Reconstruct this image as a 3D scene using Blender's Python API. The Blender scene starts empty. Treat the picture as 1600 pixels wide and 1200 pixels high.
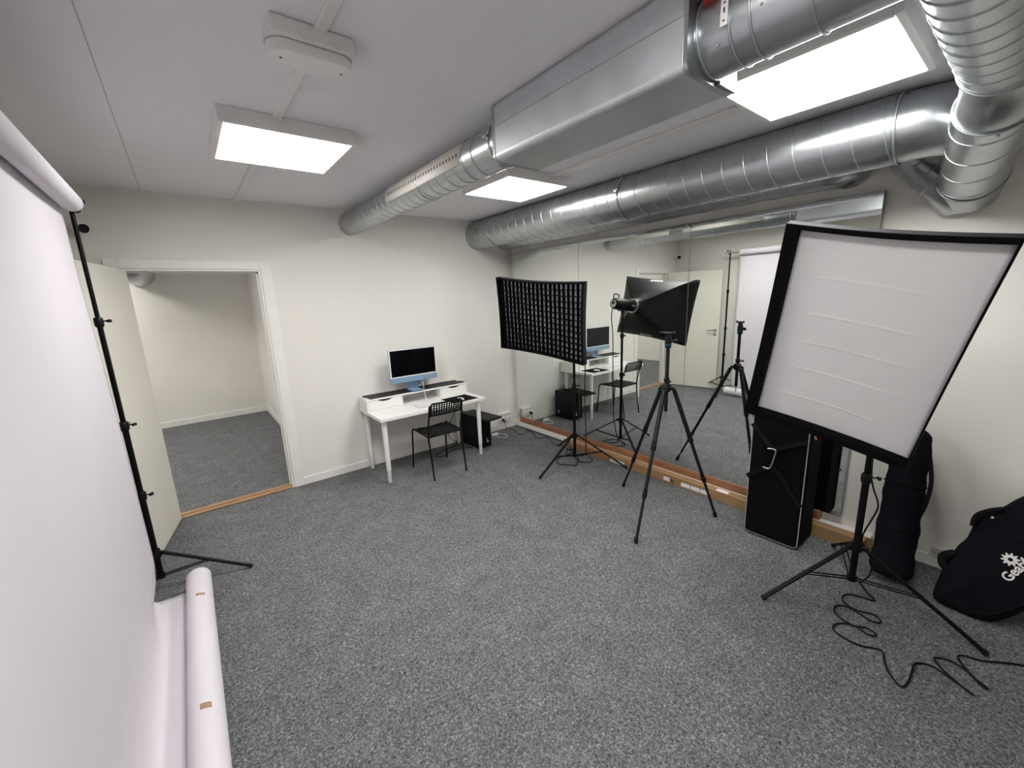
import bpy, bmesh, math, random
from mathutils import Vector, Matrix
PI = math.pi
random.seed(7)
scene = bpy.context.scene
COL = scene.collection
V = Vector

# ------------------------------------------------------------------ materials
def nodes_of(name):
    m = bpy.data.materials.new(name); m.use_nodes = True
    nt = m.node_tree; b = nt.nodes['Principled BSDF']
    return m, nt, b

def mat(name, col, rough=0.5, metal=0.0, noise=0.0, nscale=8.0, bump=0.0, bscale=200.0, spec=0.5, sheen=0.0, stretch=None):
    m, nt, b = nodes_of(name)
    b.inputs['Base Color'].default_value = (*col, 1)
    b.inputs['Roughness'].default_value = rough
    b.inputs['Metallic'].default_value = metal
    b.inputs['Specular IOR Level'].default_value = spec
    if sheen: b.inputs['Sheen Weight'].default_value = sheen
    tc = nt.nodes.new('ShaderNodeTexCoord'); mp = nt.nodes.new('ShaderNodeMapping')
    nt.links.new(tc.outputs['Object'], mp.inputs['Vector'])
    if stretch: mp.inputs['Scale'].default_value = stretch
    n = nt.nodes.new('ShaderNodeTexNoise'); n.inputs['Scale'].default_value = nscale; n.inputs['Detail'].default_value = 4
    nt.links.new(mp.outputs[0], n.inputs['Vector'])
    if noise:
        r = nt.nodes.new('ShaderNodeValToRGB')
        a = [max(0, c * (1 - noise)) for c in col]; z = [min(1, c * (1 + noise)) for c in col]
        r.color_ramp.elements[0].color = (*a, 1); r.color_ramp.elements[1].color = (*z, 1)
        r.color_ramp.elements[0].position = 0.3; r.color_ramp.elements[1].position = 0.7
        nt.links.new(n.outputs['Fac'], r.inputs['Fac']); nt.links.new(r.outputs['Color'], b.inputs['Base Color'])
    if bump:
        n2 = nt.nodes.new('ShaderNodeTexNoise'); n2.inputs['Scale'].default_value = bscale; n2.inputs['Detail'].default_value = 3
        nt.links.new(mp.outputs[0], n2.inputs['Vector'])
        bp = nt.nodes.new('ShaderNodeBump'); bp.inputs['Strength'].default_value = bump; bp.inputs['Distance'].default_value = 0.002
        nt.links.new(n2.outputs['Fac'], bp.inputs['Height']); nt.links.new(bp.outputs[0], b.inputs['Normal'])
    return m

M = {}
M['wall'] = mat('wall_paint', (0.765, 0.74, 0.695), 0.85, bump=0.25, bscale=160, noise=0.015, nscale=3)
M['white_trim'] = mat('white_trim_paint', (0.80, 0.78, 0.745), 0.45, noise=0.02)
M['door'] = mat('door_paint', (0.74, 0.72, 0.64), 0.4, noise=0.02, nscale=2)
M['white'] = mat('white_lacquer', (0.78, 0.775, 0.755), 0.4, noise=0.01)
M['plastic_white'] = mat('white_plastic', (0.75, 0.75, 0.74), 0.35, noise=0.01)
M['light_case'] = mat('light_case_enamel', (0.76, 0.745, 0.73), 0.45, noise=0.02)
M['black'] = mat('black_metal', (0.0035, 0.0035, 0.0045), 0.45, noise=0.2, spec=0.15)
M['black_plastic'] = mat('black_plastic', (0.004, 0.004, 0.005), 0.45, noise=0.2, spec=0.25)
M['black_fabric'] = mat('black_fabric', (0.0022, 0.0022, 0.003), 0.85, noise=0.25, nscale=30, bump=0.5, bscale=500, spec=0.10)
M['bag_fabric'] = mat('bag_nylon', (0.0042, 0.0045, 0.0075), 0.85, noise=0.3, nscale=60, bump=0.6, bscale=700, spec=0.10)
M['softbox_shell'] = mat('softbox_nylon', (0.0025, 0.0025, 0.0035), 0.48, noise=0.2, nscale=20, bump=0.3, bscale=60, spec=0.25)
M['strap'] = mat('webbing', (0.0045, 0.0045, 0.0055), 0.75, bump=0.6, bscale=400, spec=0.12)
M['carbon'] = mat('carbon_tube', (0.007, 0.007, 0.008), 0.4, spec=0.28, noise=0.4, nscale=300, stretch=(1, 1, 0.2))
M['screen'] = mat('dark_glass', (0.002, 0.002, 0.003), 0.12, spec=0.35)
M['blue'] = mat('blue_aluminium', (0.22, 0.33, 0.47), 0.4, metal=0.15, noise=0.02)
M['blue_ring'] = mat('blue_anodised', (0.02, 0.10, 0.24), 0.3, metal=0.6)
M['silver'] = mat('brushed_silver', (0.55, 0.55, 0.54), 0.3, metal=0.9, noise=0.05)
M['chrome'] = mat('chrome', (0.7, 0.7, 0.7), 0.15, metal=1.0)
M['paper'] = mat('white_paper', (0.655, 0.62, 0.665), 0.8, noise=0.012, nscale=2, bump=0.1, bscale=40)
M['diffuser'] = mat('diffuser_cloth', (0.70, 0.685, 0.70), 0.85, noise=0.02, nscale=5, bump=0.3, bscale=500)
M['grid_back'] = mat('inner_diffuser_cloth', (0.62, 0.62, 0.64), 0.9, noise=0.03)
M['tape'] = mat('brown_tape', (0.42, 0.24, 0.15), 0.6, noise=0.1)
M['label'] = mat('paper_label', (0.74, 0.74, 0.76), 0.6, noise=0.03)
M['ink'] = mat('black_ink', (0.02, 0.02, 0.02), 0.6)
M['white_print'] = mat('white_print', (0.68, 0.66, 0.66), 0.6)
M['red'] = mat('red_plastic', (0.45, 0.03, 0.02), 0.4)
M['dark_grey'] = mat('dark_grey_plastic', (0.014, 0.018, 0.020), 0.5)
M['perf'] = mat('perforated_plate_enamel', (0.70, 0.67, 0.61), 0.45)
M['rubber'] = mat('rubber', (0.005, 0.005, 0.006), 0.7, spec=0.2)
M['cable'] = mat('cable_jacket', (0.003, 0.003, 0.005), 0.5, spec=0.2)
M['piping'] = mat('grey_piping', (0.32, 0.32, 0.33), 0.6)
M['orange'] = mat('orange_tag', (0.6, 0.2, 0.08), 0.6)

def galv(name, col, rough, stretch):
    m, nt, b = nodes_of(name)
    tc = nt.nodes.new('ShaderNodeTexCoord'); mp = nt.nodes.new('ShaderNodeMapping'); mp.inputs['Scale'].default_value = stretch
    nt.links.new(tc.outputs['Object'], mp.inputs['Vector'])
    vo = nt.nodes.new('ShaderNodeTexVoronoi'); vo.inputs['Scale'].default_value = 60
    no = nt.nodes.new('ShaderNodeTexNoise'); no.inputs['Scale'].default_value = 6; no.inputs['Detail'].default_value = 5
    nt.links.new(mp.outputs[0], vo.inputs['Vector']); nt.links.new(mp.outputs[0], no.inputs['Vector'])
    mx = nt.nodes.new('ShaderNodeMix'); mx.data_type = 'RGBA'; mx.inputs['Factor'].default_value = 0.03
    r = nt.nodes.new('ShaderNodeValToRGB')
    r.color_ramp.elements[0].color = (*[c * 0.8 for c in col], 1); r.color_ramp.elements[1].color = (*[min(1, c * 1.2) for c in col], 1)
    nt.links.new(no.outputs['Fac'], r.inputs['Fac'])
    nt.links.new(r.outputs['Color'], mx.inputs[6]); nt.links.new(vo.outputs['Color'], mx.inputs[7])
    hs = nt.nodes.new('ShaderNodeHueSaturation'); hs.inputs['Saturation'].default_value = 0.35
    nt.links.new(mx.outputs[2], hs.inputs['Color']); nt.links.new(hs.outputs[0], b.inputs['Base Color'])
    mr = nt.nodes.new('ShaderNodeMapRange'); mr.inputs['To Min'].default_value = rough - 0.08; mr.inputs['To Max'].default_value = rough + 0.1
    nt.links.new(no.outputs['Fac'], mr.inputs['Value']); nt.links.new(mr.outputs[0], b.inputs['Roughness'])
    b.inputs['Metallic'].default_value = 0.95 if 'sheet' not in name else 0.8
    return m
M['galv'] = galv('galvanised_steel', (0.38, 0.44, 0.495), 0.31, (1, 1, 1))
M['galv_box'] = galv('galvanised_sheet', (0.53, 0.58, 0.66), 0.45, (1, 1, 1))
M['galv_seam'] = mat('steel_seam', (0.42, 0.45, 0.47), 0.4, metal=0.85)

def carpet():
    m, nt, b = nodes_of('grey_loop_carpet')
    tc = nt.nodes.new('ShaderNodeTexCoord')
    def noise(scale, detail, dist, rough=0.6):
        n = nt.nodes.new('ShaderNodeTexNoise'); n.inputs['Scale'].default_value = scale; n.inputs['Detail'].default_value = detail
        n.inputs['Distortion'].default_value = dist; n.inputs['Roughness'].default_value = rough
        nt.links.new(tc.outputs['Object'], n.inputs['Vector']); return n
    a = noise(95, 4, 1.2, 0.75); c = noise(6, 3, 0, 0.6); d = noise(420, 2, 0.5)
    r = nt.nodes.new('ShaderNodeValToRGB'); e = r.color_ramp.elements
    e[0].position = 0.34; e[0].color = (0.036, 0.038, 0.041, 1)
    e[1].position = 0.66; e[1].color = (0.37, 0.37, 0.37, 1)
    k = e.new(0.5); k.color = (0.128, 0.132, 0.137, 1)
    nt.links.new(a.outputs['Fac'], r.inputs['Fac'])
    mm = nt.nodes.new('ShaderNodeMapRange'); mm.inputs['From Min'].default_value = 0.3; mm.inputs['From Max'].default_value = 0.7
    mm.inputs['To Min'].default_value = 0.86; mm.inputs['To Max'].default_value = 1.12
    nt.links.new(c.outputs['Fac'], mm.inputs['Value'])
    mx = nt.nodes.new('ShaderNodeVectorMath'); mx.operation = 'SCALE'
    nt.links.new(r.outputs['Color'], mx.inputs[0]); nt.links.new(mm.outputs[0], mx.inputs['Scale'])
    nt.links.new(mx.outputs[0], b.inputs['Base Color'])
    ad = nt.nodes.new('ShaderNodeMath'); ad.operation = 'ADD'
    nt.links.new(a.outputs['Fac'], ad.inputs[0]); nt.links.new(d.outputs['Fac'], ad.inputs[1])
    bp = nt.nodes.new('ShaderNodeBump'); bp.inputs['Strength'].default_value = 0.6; bp.inputs['Distance'].default_value = 0.006
    nt.links.new(ad.outputs[0], bp.inputs['Height']); nt.links.new(bp.outputs[0], b.inputs['Normal'])
    b.inputs['Roughness'].default_value = 0.95; b.inputs['Specular IOR Level'].default_value = 0.15
    return m
M['carpet'] = carpet()

def ceiling_mat():
    m, nt, b = nodes_of('ceiling_boards')
    tc = nt.nodes.new('ShaderNodeTexCoord'); sp = nt.nodes.new('ShaderNodeSeparateXYZ')
    nt.links.new(tc.outputs['Object'], sp.inputs[0])
    def line(out, off, period, w):
        s = nt.nodes.new('ShaderNodeMath'); s.operation = 'ADD'; s.inputs[1].default_value = -off + period * 20.5
        nt.links.new(out, s.inputs[0])
        d = nt.nodes.new('ShaderNodeMath'); d.operation = 'MODULO'; d.inputs[1].default_value = period
        nt.links.new(s.outputs[0], d.inputs[0])
        u = nt.nodes.new('ShaderNodeMath'); u.operation = 'SUBTRACT'; u.inputs[1].default_value = period / 2
        nt.links.new(d.outputs[0], u.inputs[0])
        a = nt.nodes.new('ShaderNodeMath'); a.operation = 'ABSOLUTE'; nt.links.new(u.outputs[0], a.inputs[0])
        l = nt.nodes.new('ShaderNodeMath'); l.operation = 'LESS_THAN'; l.inputs[1].default_value = w
        nt.links.new(a.outputs[0], l.inputs[0]); return l
    l1 = line(sp.outputs['X'], -0.11, 1.2, 0.0022); l2 = line(sp.outputs['Y'], 2.17, 2.4, 0.0012)
    mx = nt.nodes.new('ShaderNodeMath'); mx.operation = 'MAXIMUM'
    
    c = nt.nodes.new('ShaderNodeMix'); c.data_type = 'RGBA'
    c.inputs[6].default_value = (0.81, 0.80, 0.835, 1); c.inputs[7].default_value = (0.50, 0.48, 0.48, 1)
    g = nt.nodes.new('ShaderNodeMath'); g.operation = 'LESS_THAN'; g.inputs[1].default_value = 0.5; nt.links.new(sp.outputs['X'], g.inputs[0])
    k = nt.nodes.new('ShaderNodeMapRange'); k.inputs['To Min'].default_value = 0.22; k.inputs['To Max'].default_value = 1.0; nt.links.new(g.outputs[0], k.inputs['Value'])
    kk = nt.nodes.new('ShaderNodeMath'); kk.operation = 'MULTIPLY'; nt.links.new(l1.outputs[0], kk.inputs[0]); nt.links.new(k.outputs[0], kk.inputs[1])
    l2s = nt.nodes.new('ShaderNodeMath'); l2s.operation = 'MULTIPLY'; l2s.inputs[1].default_value = 0.2; nt.links.new(l2.outputs[0], l2s.inputs[0])
    nt.links.new(kk.outputs[0], mx.inputs[0]); nt.links.new(l2s.outputs[0], mx.inputs[1]); nt.links.new(mx.outputs[0], c.inputs['Factor']); nt.links.new(c.outputs[2], b.inputs['Base Color'])
    n = nt.nodes.new('ShaderNodeTexNoise'); n.inputs['Scale'].default_value = 200
    nt.links.new(tc.outputs['Object'], n.inputs['Vector'])
    bp = nt.nodes.new('ShaderNodeBump'); bp.inputs['Strength'].default_value = 0.2; bp.inputs['Distance'].default_value = 0.001
    nt.links.new(n.outputs['Fac'], bp.inputs['Height']); nt.links.new(bp.outputs[0], b.inputs['Normal'])
    b.inputs['Roughness'].default_value = 0.9
    return m
M['ceiling'] = ceiling_mat()

def wood(name, c1, c2, scale, stretch):
    m, nt, b = nodes_of(name)
    tc = nt.nodes.new('ShaderNodeTexCoord'); mp = nt.nodes.new('ShaderNodeMapping'); mp.inputs['Scale'].default_value = stretch
    nt.links.new(tc.outputs['Object'], mp.inputs['Vector'])
    n = nt.nodes.new('ShaderNodeTexNoise'); n.inputs['Scale'].default_value = scale; n.inputs['Detail'].default_value = 6; n.inputs['Distortion'].default_value = 0.6
    nt.links.new(mp.outputs[0], n.inputs['Vector'])
    r = nt.nodes.new('ShaderNodeValToRGB'); r.color_ramp.elements[0].color = (*c1, 1); r.color_ramp.elements[1].color = (*c2, 1)
    r.color_ramp.elements[0].position = 0.35; r.color_ramp.elements[1].position = 0.65
    nt.links.new(n.outputs['Fac'], r.inputs['Fac']); nt.links.new(r.outputs['Color'], b.inputs['Base Color'])
    b.inputs['Roughness'].default_value = 0.45
    return m
M['batten'] = wood('pine_batten_wood', (0.22, 0.092, 0.042), (0.34, 0.155, 0.075), 9, (6, 0.7, 6))
M['knot'] = mat('wood_knot', (0.10, 0.028, 0.012), 0.5)
M['threshold'] = wood('oak_threshold_wood', (0.27, 0.15, 0.065), (0.39, 0.23, 0.11), 9, (0.7, 6, 6))
M['carton'] = wood('brown_cardboard', (0.27, 0.155, 0.075), (0.33, 0.195, 0.095), 5, (1, 1, 1))

def mirror_mat():
    m, nt, b = nodes_of('mirror_silver')
    b.inputs['Base Color'].default_value = (0.865, 0.895, 0.865, 1); b.inputs['Metallic'].default_value = 1; b.inputs['Roughness'].default_value = 0.0
    return m
M['mirror'] = mirror_mat()
M['glass_edge'] = mat('mirror_glass_edge', (0.20, 0.24, 0.24), 0.3, spec=0.6)

def emit(name, col, s):
    m, nt, b = nodes_of(name)
    b.inputs['Base Color'].default_value = (0.9, 0.9, 0.9, 1)
    b.inputs['Emission Color'].default_value = (*col, 1); b.inputs['Emission Strength'].default_value = s
    return m
M['lamp'] = emit('lit_diffuser', (1.0, 0.985, 0.95), 9.0)

# ------------------------------------------------------------------ geometry helpers
class B:
    """collects shapes (in world coordinates) and links them as one mesh object"""
    def __init__(s): s.bm = bmesh.new(); s.mi = 0; s.mats = []
    def use(s, m):
        if m not in s.mats: s.mats.append(m)
        s.mi = s.mats.index(m); return s
    def _add(s, tmp, smooth=False):
        me = bpy.data.meshes.new('t'); 
        for f in tmp.faces: f.material_index = s.mi; f.smooth = smooth
        bmesh.ops.recalc_face_normals(tmp, faces=tmp.faces[:])
        tmp.to_mesh(me); tmp.free(); s.bm.from_mesh(me); bpy.data.meshes.remove(me)
    def box(s, lo, hi, bev=0.0, mtx=None, seg=2, smooth=False):
        t = bmesh.new(); bmesh.ops.create_cube(t, size=1.0)
        lo, hi = V(lo), V(hi); c = (lo + hi) / 2; d = hi - lo
        for v in t.verts: v.co = V((v.co.x * d.x, v.co.y * d.y, v.co.z * d.z)) + c
        if bev: bmesh.ops.bevel(t, geom=t.edges[:], offset=bev, segments=seg, affect='EDGES', profile=0.5)
        if mtx is not None: bmesh.ops.transform(t, matrix=mtx, verts=t.verts[:])
        s._add(t, smooth); return s
    def tube(s, pts, r, seg=12, caps=True, closed=False, smooth=True):
        pts = [V(p) for p in pts]; n = len(pts)
        rs = r if isinstance(r, (list, tuple)) else [r] * n
        t = bmesh.new(); rings = []
        tan = []
        for i in range(n):
            if closed: d = pts[(i + 1) % n] - pts[i - 1]
            elif i == 0: d = pts[1] - pts[0]
            elif i == n - 1: d = pts[-1] - pts[-2]
            else:
                d = (pts[i + 1] - pts[i]).normalized() + (pts[i] - pts[i - 1]).normalized()
                if d.length < 1e-6: d = pts[i] - pts[i - 1]
            tan.append(d.normalized() if d.length > 1e-9 else V((0, 0, 1)))
        up = V((0, 0, 1)) if abs(tan[0].z) < 0.9 else V((1, 0, 0))
        nrm = (up - tan[0] * up.dot(tan[0])).normalized()
        for i in range(n):
            if i: 
                nrm = nrm - tan[i] * nrm.dot(tan[i])
                nrm = nrm.normalized() if nrm.length > 1e-6 else tan[i].orthogonal().normalized()
            bi = tan[i].cross(nrm)
            rings.append([t.verts.new(pts[i] + (nrm * math.cos(2 * PI * k / seg) + bi * math.sin(2 * PI * k / seg)) * rs[i]) for k in range(seg)])
        m = n if closed else n - 1
        for i in range(m):
            a, b = rings[i], rings[(i + 1) % n]
            for k in range(seg):
                try: t.faces.new((a[k], a[(k + 1) % seg], b[(k + 1) % seg], b[k]))
                except ValueError: pass
        if caps and not closed:
            t.faces.new([t.verts.new(v.co) for v in rings[0][::-1]]); t.faces.new([t.verts.new(v.co) for v in rings[-1]])
        s._add(t, smooth); return s
    def flat(s, pts, w, th, nrm):
        """strap: flat ribbon of width w and thickness th along pts; nrm is the outward face direction"""
        pts = [V(p) for p in pts]; nrm = V(nrm).normalized(); t = bmesh.new(); rings = []
        for i, p in enumerate(pts):
            d = (pts[min(i + 1, len(pts) - 1)] - pts[max(i - 1, 0)]).normalized()
            sd = d.cross(nrm).normalized() * w / 2; n2 = nrm * th / 2
            rings.append([t.verts.new(p + sd + n2), t.verts.new(p - sd + n2), t.verts.new(p - sd - n2), t.verts.new(p + sd - n2)])
        for a, b in zip(rings, rings[1:]):
            for k in range(4): t.faces.new((a[k], a[(k + 1) % 4], b[(k + 1) % 4], b[k]))
        t.faces.new(rings[0][::-1]); t.faces.new(rings[-1]); s._add(t, False); return s
    def prism(s, poly, ext, smooth=False, bev=0.0):
        """poly: 3-D points of one flat face, ext: extrusion vector"""
        t = bmesh.new(); ext = V(ext)
        a = [t.verts.new(V(p)) for p in poly]; b = [t.verts.new(V(p) + ext) for p in poly]; n = len(a)
        t.faces.new(a[::-1]); t.faces.new(b)
        for i in range(n): t.faces.new((a[i], a[(i + 1) % n], b[(i + 1) % n], b[i]))
        if bev: bmesh.ops.bevel(t, geom=t.edges[:], offset=bev, segments=2, affect='EDGES', profile=0.5)
        s._add(t, smooth); return s
    def grid(s, f, nu, nv, th=None, smooth=True, closed_u=False):
        """surface f(u,v); if th is a vector/func the sheet gets that thickness"""
        t = bmesh.new(); P = [[V(f(i / nu, j / nv)) for j in range(nv + 1)] for i in range(nu + 1)]
        def lay(off):
            return [[t.verts.new(P[i][j] + off(i, j)) for j in range(nv + 1)] for i in range(nu + 1)]
        z = lambda i, j: V((0, 0, 0))
        A = lay(z)
        for i in range(nu):
            for j in range(nv): t.faces.new((A[i][j], A[i + 1][j], A[i + 1][j + 1], A[i][j + 1]))
        if th is not None:
            if callable(th): Bv = lay(lambda i, j: V(th(i / nu, j / nv)))
            else: Bv = lay(lambda i, j: V(th))
            for i in range(nu):
                for j in range(nv): t.faces.new((Bv[i][j], Bv[i][j + 1], Bv[i + 1][j + 1], Bv[i + 1][j]))
            for i in range(nu):
                t.faces.new((A[i][0], Bv[i][0], Bv[i + 1][0], A[i + 1][0])); t.faces.new((A[i][nv], A[i + 1][nv], Bv[i + 1][nv], Bv[i][nv]))
            for j in range(nv):
                t.faces.new((A[0][j], A[0][j + 1], Bv[0][j + 1], Bv[0][j])); t.faces.new((A[nu][j], Bv[nu][j], Bv[nu][j + 1], A[nu][j + 1]))
        s._add(t, smooth); return s
    def ball(s, c, r, sc=(1, 1, 1), seg=16):
        t = bmesh.new(); bmesh.ops.create_uvsphere(t, u_segments=seg, v_segments=seg // 2, radius=r)
        for v in t.verts: v.co = V((v.co.x * sc[0], v.co.y * sc[1], v.co.z * sc[2])) + V(c)
        s._add(t, True); return s
    def pillow(s, poly, o, U, Vv, N, thick, inset, rings=6, back=True):
        """rounded slab: poly = 2-D outline in frame (U,Vv) at origin o, swelling along N"""
        n = len(poly); cx = sum(p[0] for p in poly) / n; cy = sum(p[1] for p in poly) / n
        nr = []
        for i in range(n):
            x0, y0 = poly[i - 1]; x1, y1 = poly[(i + 1) % n]; dx, dy = x1 - x0, y1 - y0; l = math.hypot(dx, dy) or 1
            nx, ny = -dy / l, dx / l
            if nx * (cx - poly[i][0]) + ny * (cy - poly[i][1]) < 0: nx, ny = -nx, -ny
            nr.append((nx, ny))
        t = bmesh.new(); R = []; prof = []
        for k in range(rings + 1):
            a = PI / 2 * k / rings; prof.append((1 - math.cos(a), math.sin(a)))
        levels = [(inset * (1 - p[1]), -thick / 2 + inset * 0 + (1 - math.cos(PI / 2 * (1 - i / rings))) * 0) for i, p in enumerate(prof)]
        lv = []
        m = rings
        for k in range(m + 1):
            a = PI * k / m           # 0..pi, bottom to top
            lv.append((inset * (1 - math.sin(a)) ** 1.0, -math.cos(a) * thick / 2))
        for ins, h in lv:
            R.append([t.verts.new(V(o) + V(U) * (poly[i][0] + nr[i][0] * ins) + V(Vv) * (poly[i][1] + nr[i][1] * ins) + V(N) * (h + thick / 2)) for i in range(n)])
        for a, b in zip(R, R[1:]):
            for i in range(n): t.faces.new((a[i], a[(i + 1) % n], b[(i + 1) % n], b[i]))
        for ring, hh in ((R[0], -0.06 * thick), (R[-1], 0.06 * thick)):
            c = t.verts.new(sum((v.co for v in ring), V()) / n + V(N) * hh)
            for i in range(n): t.faces.new((ring[i], ring[(i + 1) % n], c))
        s._add(t, True); return s
    def build(s, name, material=None, parent=None, origin=None):
        me = bpy.data.meshes.new(name)
        org = V(origin) if origin is not None else (V(parent['_o']) if parent is not None and '_o' in parent else V((0, 0, 0)))
        if origin is None and parent is None and len(s.bm.verts):
            xs = [v.co.x for v in s.bm.verts]; ys = [v.co.y for v in s.bm.verts]; zs = [v.co.z for v in s.bm.verts]
            org = V(((min(xs) + max(xs)) / 2, (min(ys) + max(ys)) / 2, min(zs)))
        bmesh.ops.translate(s.bm, verts=s.bm.verts[:], vec=-org)
        s.bm.to_mesh(me); s.bm.free()
        for m in (s.mats if s.mats else [material]): me.materials.append(m)
        o = bpy.data.objects.new(name, me); COL.objects.link(o)
        if parent is not None: o.parent = parent; ORG[o.name] = org; 
        else: o.location = org; ORG[o.name] = org
        return o
ORG = {}
_build = B.build
def build(s, name, material=None, parent=None, origin=None):
    if parent is not None:
        return _build(s, name, material, parent, ORG[parent.name])
    return _build(s, name, material, None, origin)
B.build = build

def thing(name, label, cat, loc=(0, 0, 0), group=None):
    o = bpy.data.objects.new(name, None); COL.objects.link(o); o.location = loc; o.empty_display_size = 0.05
    ORG[o.name] = V(loc); return tag(o, label, cat, group)
def tag(o, label, cat, group=None, kind=None):
    o['label'] = label; o['category'] = cat
    if group: o['group'] = group
    if kind: o['kind'] = kind
    return o
def struct(o, label=None):
    o['kind'] = 'structure'
    if label: o['label'] = label; 
    return o
def smooth_path(pts, n=6, closed=False):
    pts = [V(p) for p in pts]; out = []; N = len(pts)
    rng = range(N) if closed else range(N - 1)
    for i in rng:
        if closed: p0, p1, p2, p3 = pts[i - 1], pts[i], pts[(i + 1) % N], pts[(i + 2) % N]
        else: p0, p1, p2, p3 = pts[max(i - 1, 0)], pts[i], pts[i + 1], pts[min(i + 2, N - 1)]
        for k in range(n):
            t = k / n
            out.append(0.5 * ((2 * p1) + (p2 - p0) * t + (2 * p0 - 5 * p1 + 4 * p2 - p3) * t * t + (3 * p1 - p0 - 3 * p2 + p3) * t ** 3))
    if not closed: out.append(pts[-1])
    return out
def frame(axis):
    a = V(axis).normalized(); u = V((0, 0, 1)).cross(a)
    u = u.normalized() if u.length > 1e-4 else V((1, 0, 0)); return u, a.cross(u), a
def helix(p0, p1, r, pitch, ridge=0.0035, seg=28, phase=0.0):
    """points of a helical lock seam round the straight duct p0-p1"""
    p0, p1 = V(p0), V(p1); L = (p1 - p0).length; u, w, a = frame(p1 - p0); n = int(L / pitch * seg)
    return [p0 + a * (L * i / n) + (u * math.cos(2 * PI * i / seg + phase) + w * math.sin(2 * PI * i / seg + phase)) * (r + ridge * 0.2) for i in range(n + 1)]
def ring_pts(c, axis, r, seg=40):
    u, w, a = frame(axis); c = V(c)
    return [c + (u * math.cos(2 * PI * k / seg) + w * math.sin(2 * PI * k / seg)) * r for k in range(seg)]
def text_mesh(txt, o, U, Vv, size, mtl, name, parent, shear=0.0, bold=0.0, align='LEFT', ext=0.0006):
    cu = bpy.data.curves.new('t', 'FONT'); cu.body = txt; cu.size = size; cu.extrude = ext; cu.offset = bold; cu.align_x = align; cu.shear = shear
    ob = bpy.data.objects.new('t', cu); COL.objects.link(ob)
    dg = bpy.context.evaluated_depsgraph_get(); me = bpy.data.meshes.new_from_object(ob.evaluated_get(dg))
    bpy.data.objects.remove(ob); bpy.data.curves.remove(cu)
    U = V(U).normalized(); Vv = V(Vv).normalized(); N = U.cross(Vv)
    for v in me.vertices: v.co = V(o) + U * v.co.x + Vv * v.co.y + N * v.co.z - ORG[parent.name]
    me.materials.clear(); me.materials.append(mtl)
    x = bpy.data.objects.new(name, me); COL.objects.link(x); x.parent = parent; ORG[x.name] = ORG[parent.name]
    return x

# ------------------------------------------------------------------ room
XR, XL, YF, YB, H = 3.435, -0.575, 4.327, -1.7, 2.644
YI, XI, XI2 = 8.05, 0.885, -2.6      # next room: far wall, right wall, left wall
struct(B().box((XI2 - .1, YB - .1, -0.1), (XR + .1, YI + .1, 0)).build('floor', M['carpet'], origin=(0, 0, 0)), 'speckled grey carpet across both rooms')
struct(B().box((XI2 - .1, YB - .1, H), (XR + .1, YI + .1, H + .1)).build('ceiling', M['ceiling'], origin=(0, 0, 0)), 'pale grey board ceiling with thin joints')
DX0, DX1, DZ = -0.325, 0.592, 2.075    # door opening
w = B(); T = 0.11
w.box((XI2, YF, 0), (DX0, YF + T, H)); w.box((DX1, YF, 0), (XR + .1, YF + T, H)); w.box((DX0, YF, DZ), (DX1, YF + T, H))
struct(w.build('wall_far', M['wall']), 'off-white wall with the doorway')
struct(B().box((XR, YB, 0), (XR + .1, YF, H)).build('wall_right', M['wall']), 'off-white wall behind the mirror')
struct(B().box((XL - .1, YB, 0), (XL, YF, H)).build('wall_left', M['wall']), 'off-white wall behind the paper backdrop')
struct(B().box((XL, YB - .1, 0), (XR, YB, H)).build('wall_back', M['wall']), 'off-white wall behind the viewer')
struct(B().box((XI2, YI, 0), (XI + .1, YI + .1, H)).build('wall_inner_far', M['wall']), 'far wall of the room beyond the doorway')
struct(B().box((XI, YF + T, 0), (XI + .1, YI, H)).build('wall_inner_right', M['wall']), 'right wall of the room beyond the doorway')
struct(B().box((XI2 - .1, YF + T, 0), (XI2, YI, H)).build('wall_inner_left', M['wall']), 'left wall of the room beyond the doorway')
def skirting(name, lo, hi):
    struct(B().box(lo, hi, 0.003).build(name, M['white_trim']), 'white painted skirting board')
skirting('baseboard_far', (0.675, YF - .013, 0), (XR, YF, .075))
skirting('baseboard_right', (XR - .012, YB, 0), (XR, 0.62, .072))
skirting('baseboard_left', (XL, YB, 0), (XL + .012, YF, .072))
skirting('baseboard_inner_far', (XI2, YI - .014, 0), (XI, YI, .09))
skirting('baseboard_inner_right', (XI - .014, YF + T, 0), (XI, YI - .014, .09))
# door frame: lining and casing
f = B(); c = .085
f.box((DX1, YF - .014, 0), (DX1 + c, YF, DZ + .07), .003); f.box((DX0 - c, YF - .014, 0), (DX0, YF, DZ + .07), .003)
f.box((DX0, YF - .014, DZ), (DX1, YF, DZ + .07), .003)
f.box((DX1 - .018, YF - .004, 0), (DX1, YF + T + .002, DZ), .002); f.box((DX0, YF - .004, 0), (DX0 + .018, YF + T + .002, DZ), .002)
f.box((DX0 + .018, YF - .004, DZ - .018), (DX1 - .018, YF + T + .002, DZ), .002)
f.box((DX1 - .030, YF + .048, 0), (DX1 - .018, YF + .075, DZ - .018), .002); f.box((DX0 + .018, YF + .048, 0), (DX0 + .03, YF + .075, DZ - .018), .002)
f.box((DX0 + .018, YF + .048, DZ - .030), (DX1 - .018, YF + .075, DZ - .018), .002)
struct(f.build('trim_1', M['white_trim']), 'white painted door frame and lining')
th = B().box((DX0 + .018, YF - .012, 0), (DX1 - .018, YF + T, .012), .004)
th.box((DX0 + .018, YF + .038, .0), (DX1 - .018, YF + .052, .02), .003)
struct(th.build('trim_2', M['threshold']), 'oak threshold under the doorway')
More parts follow.
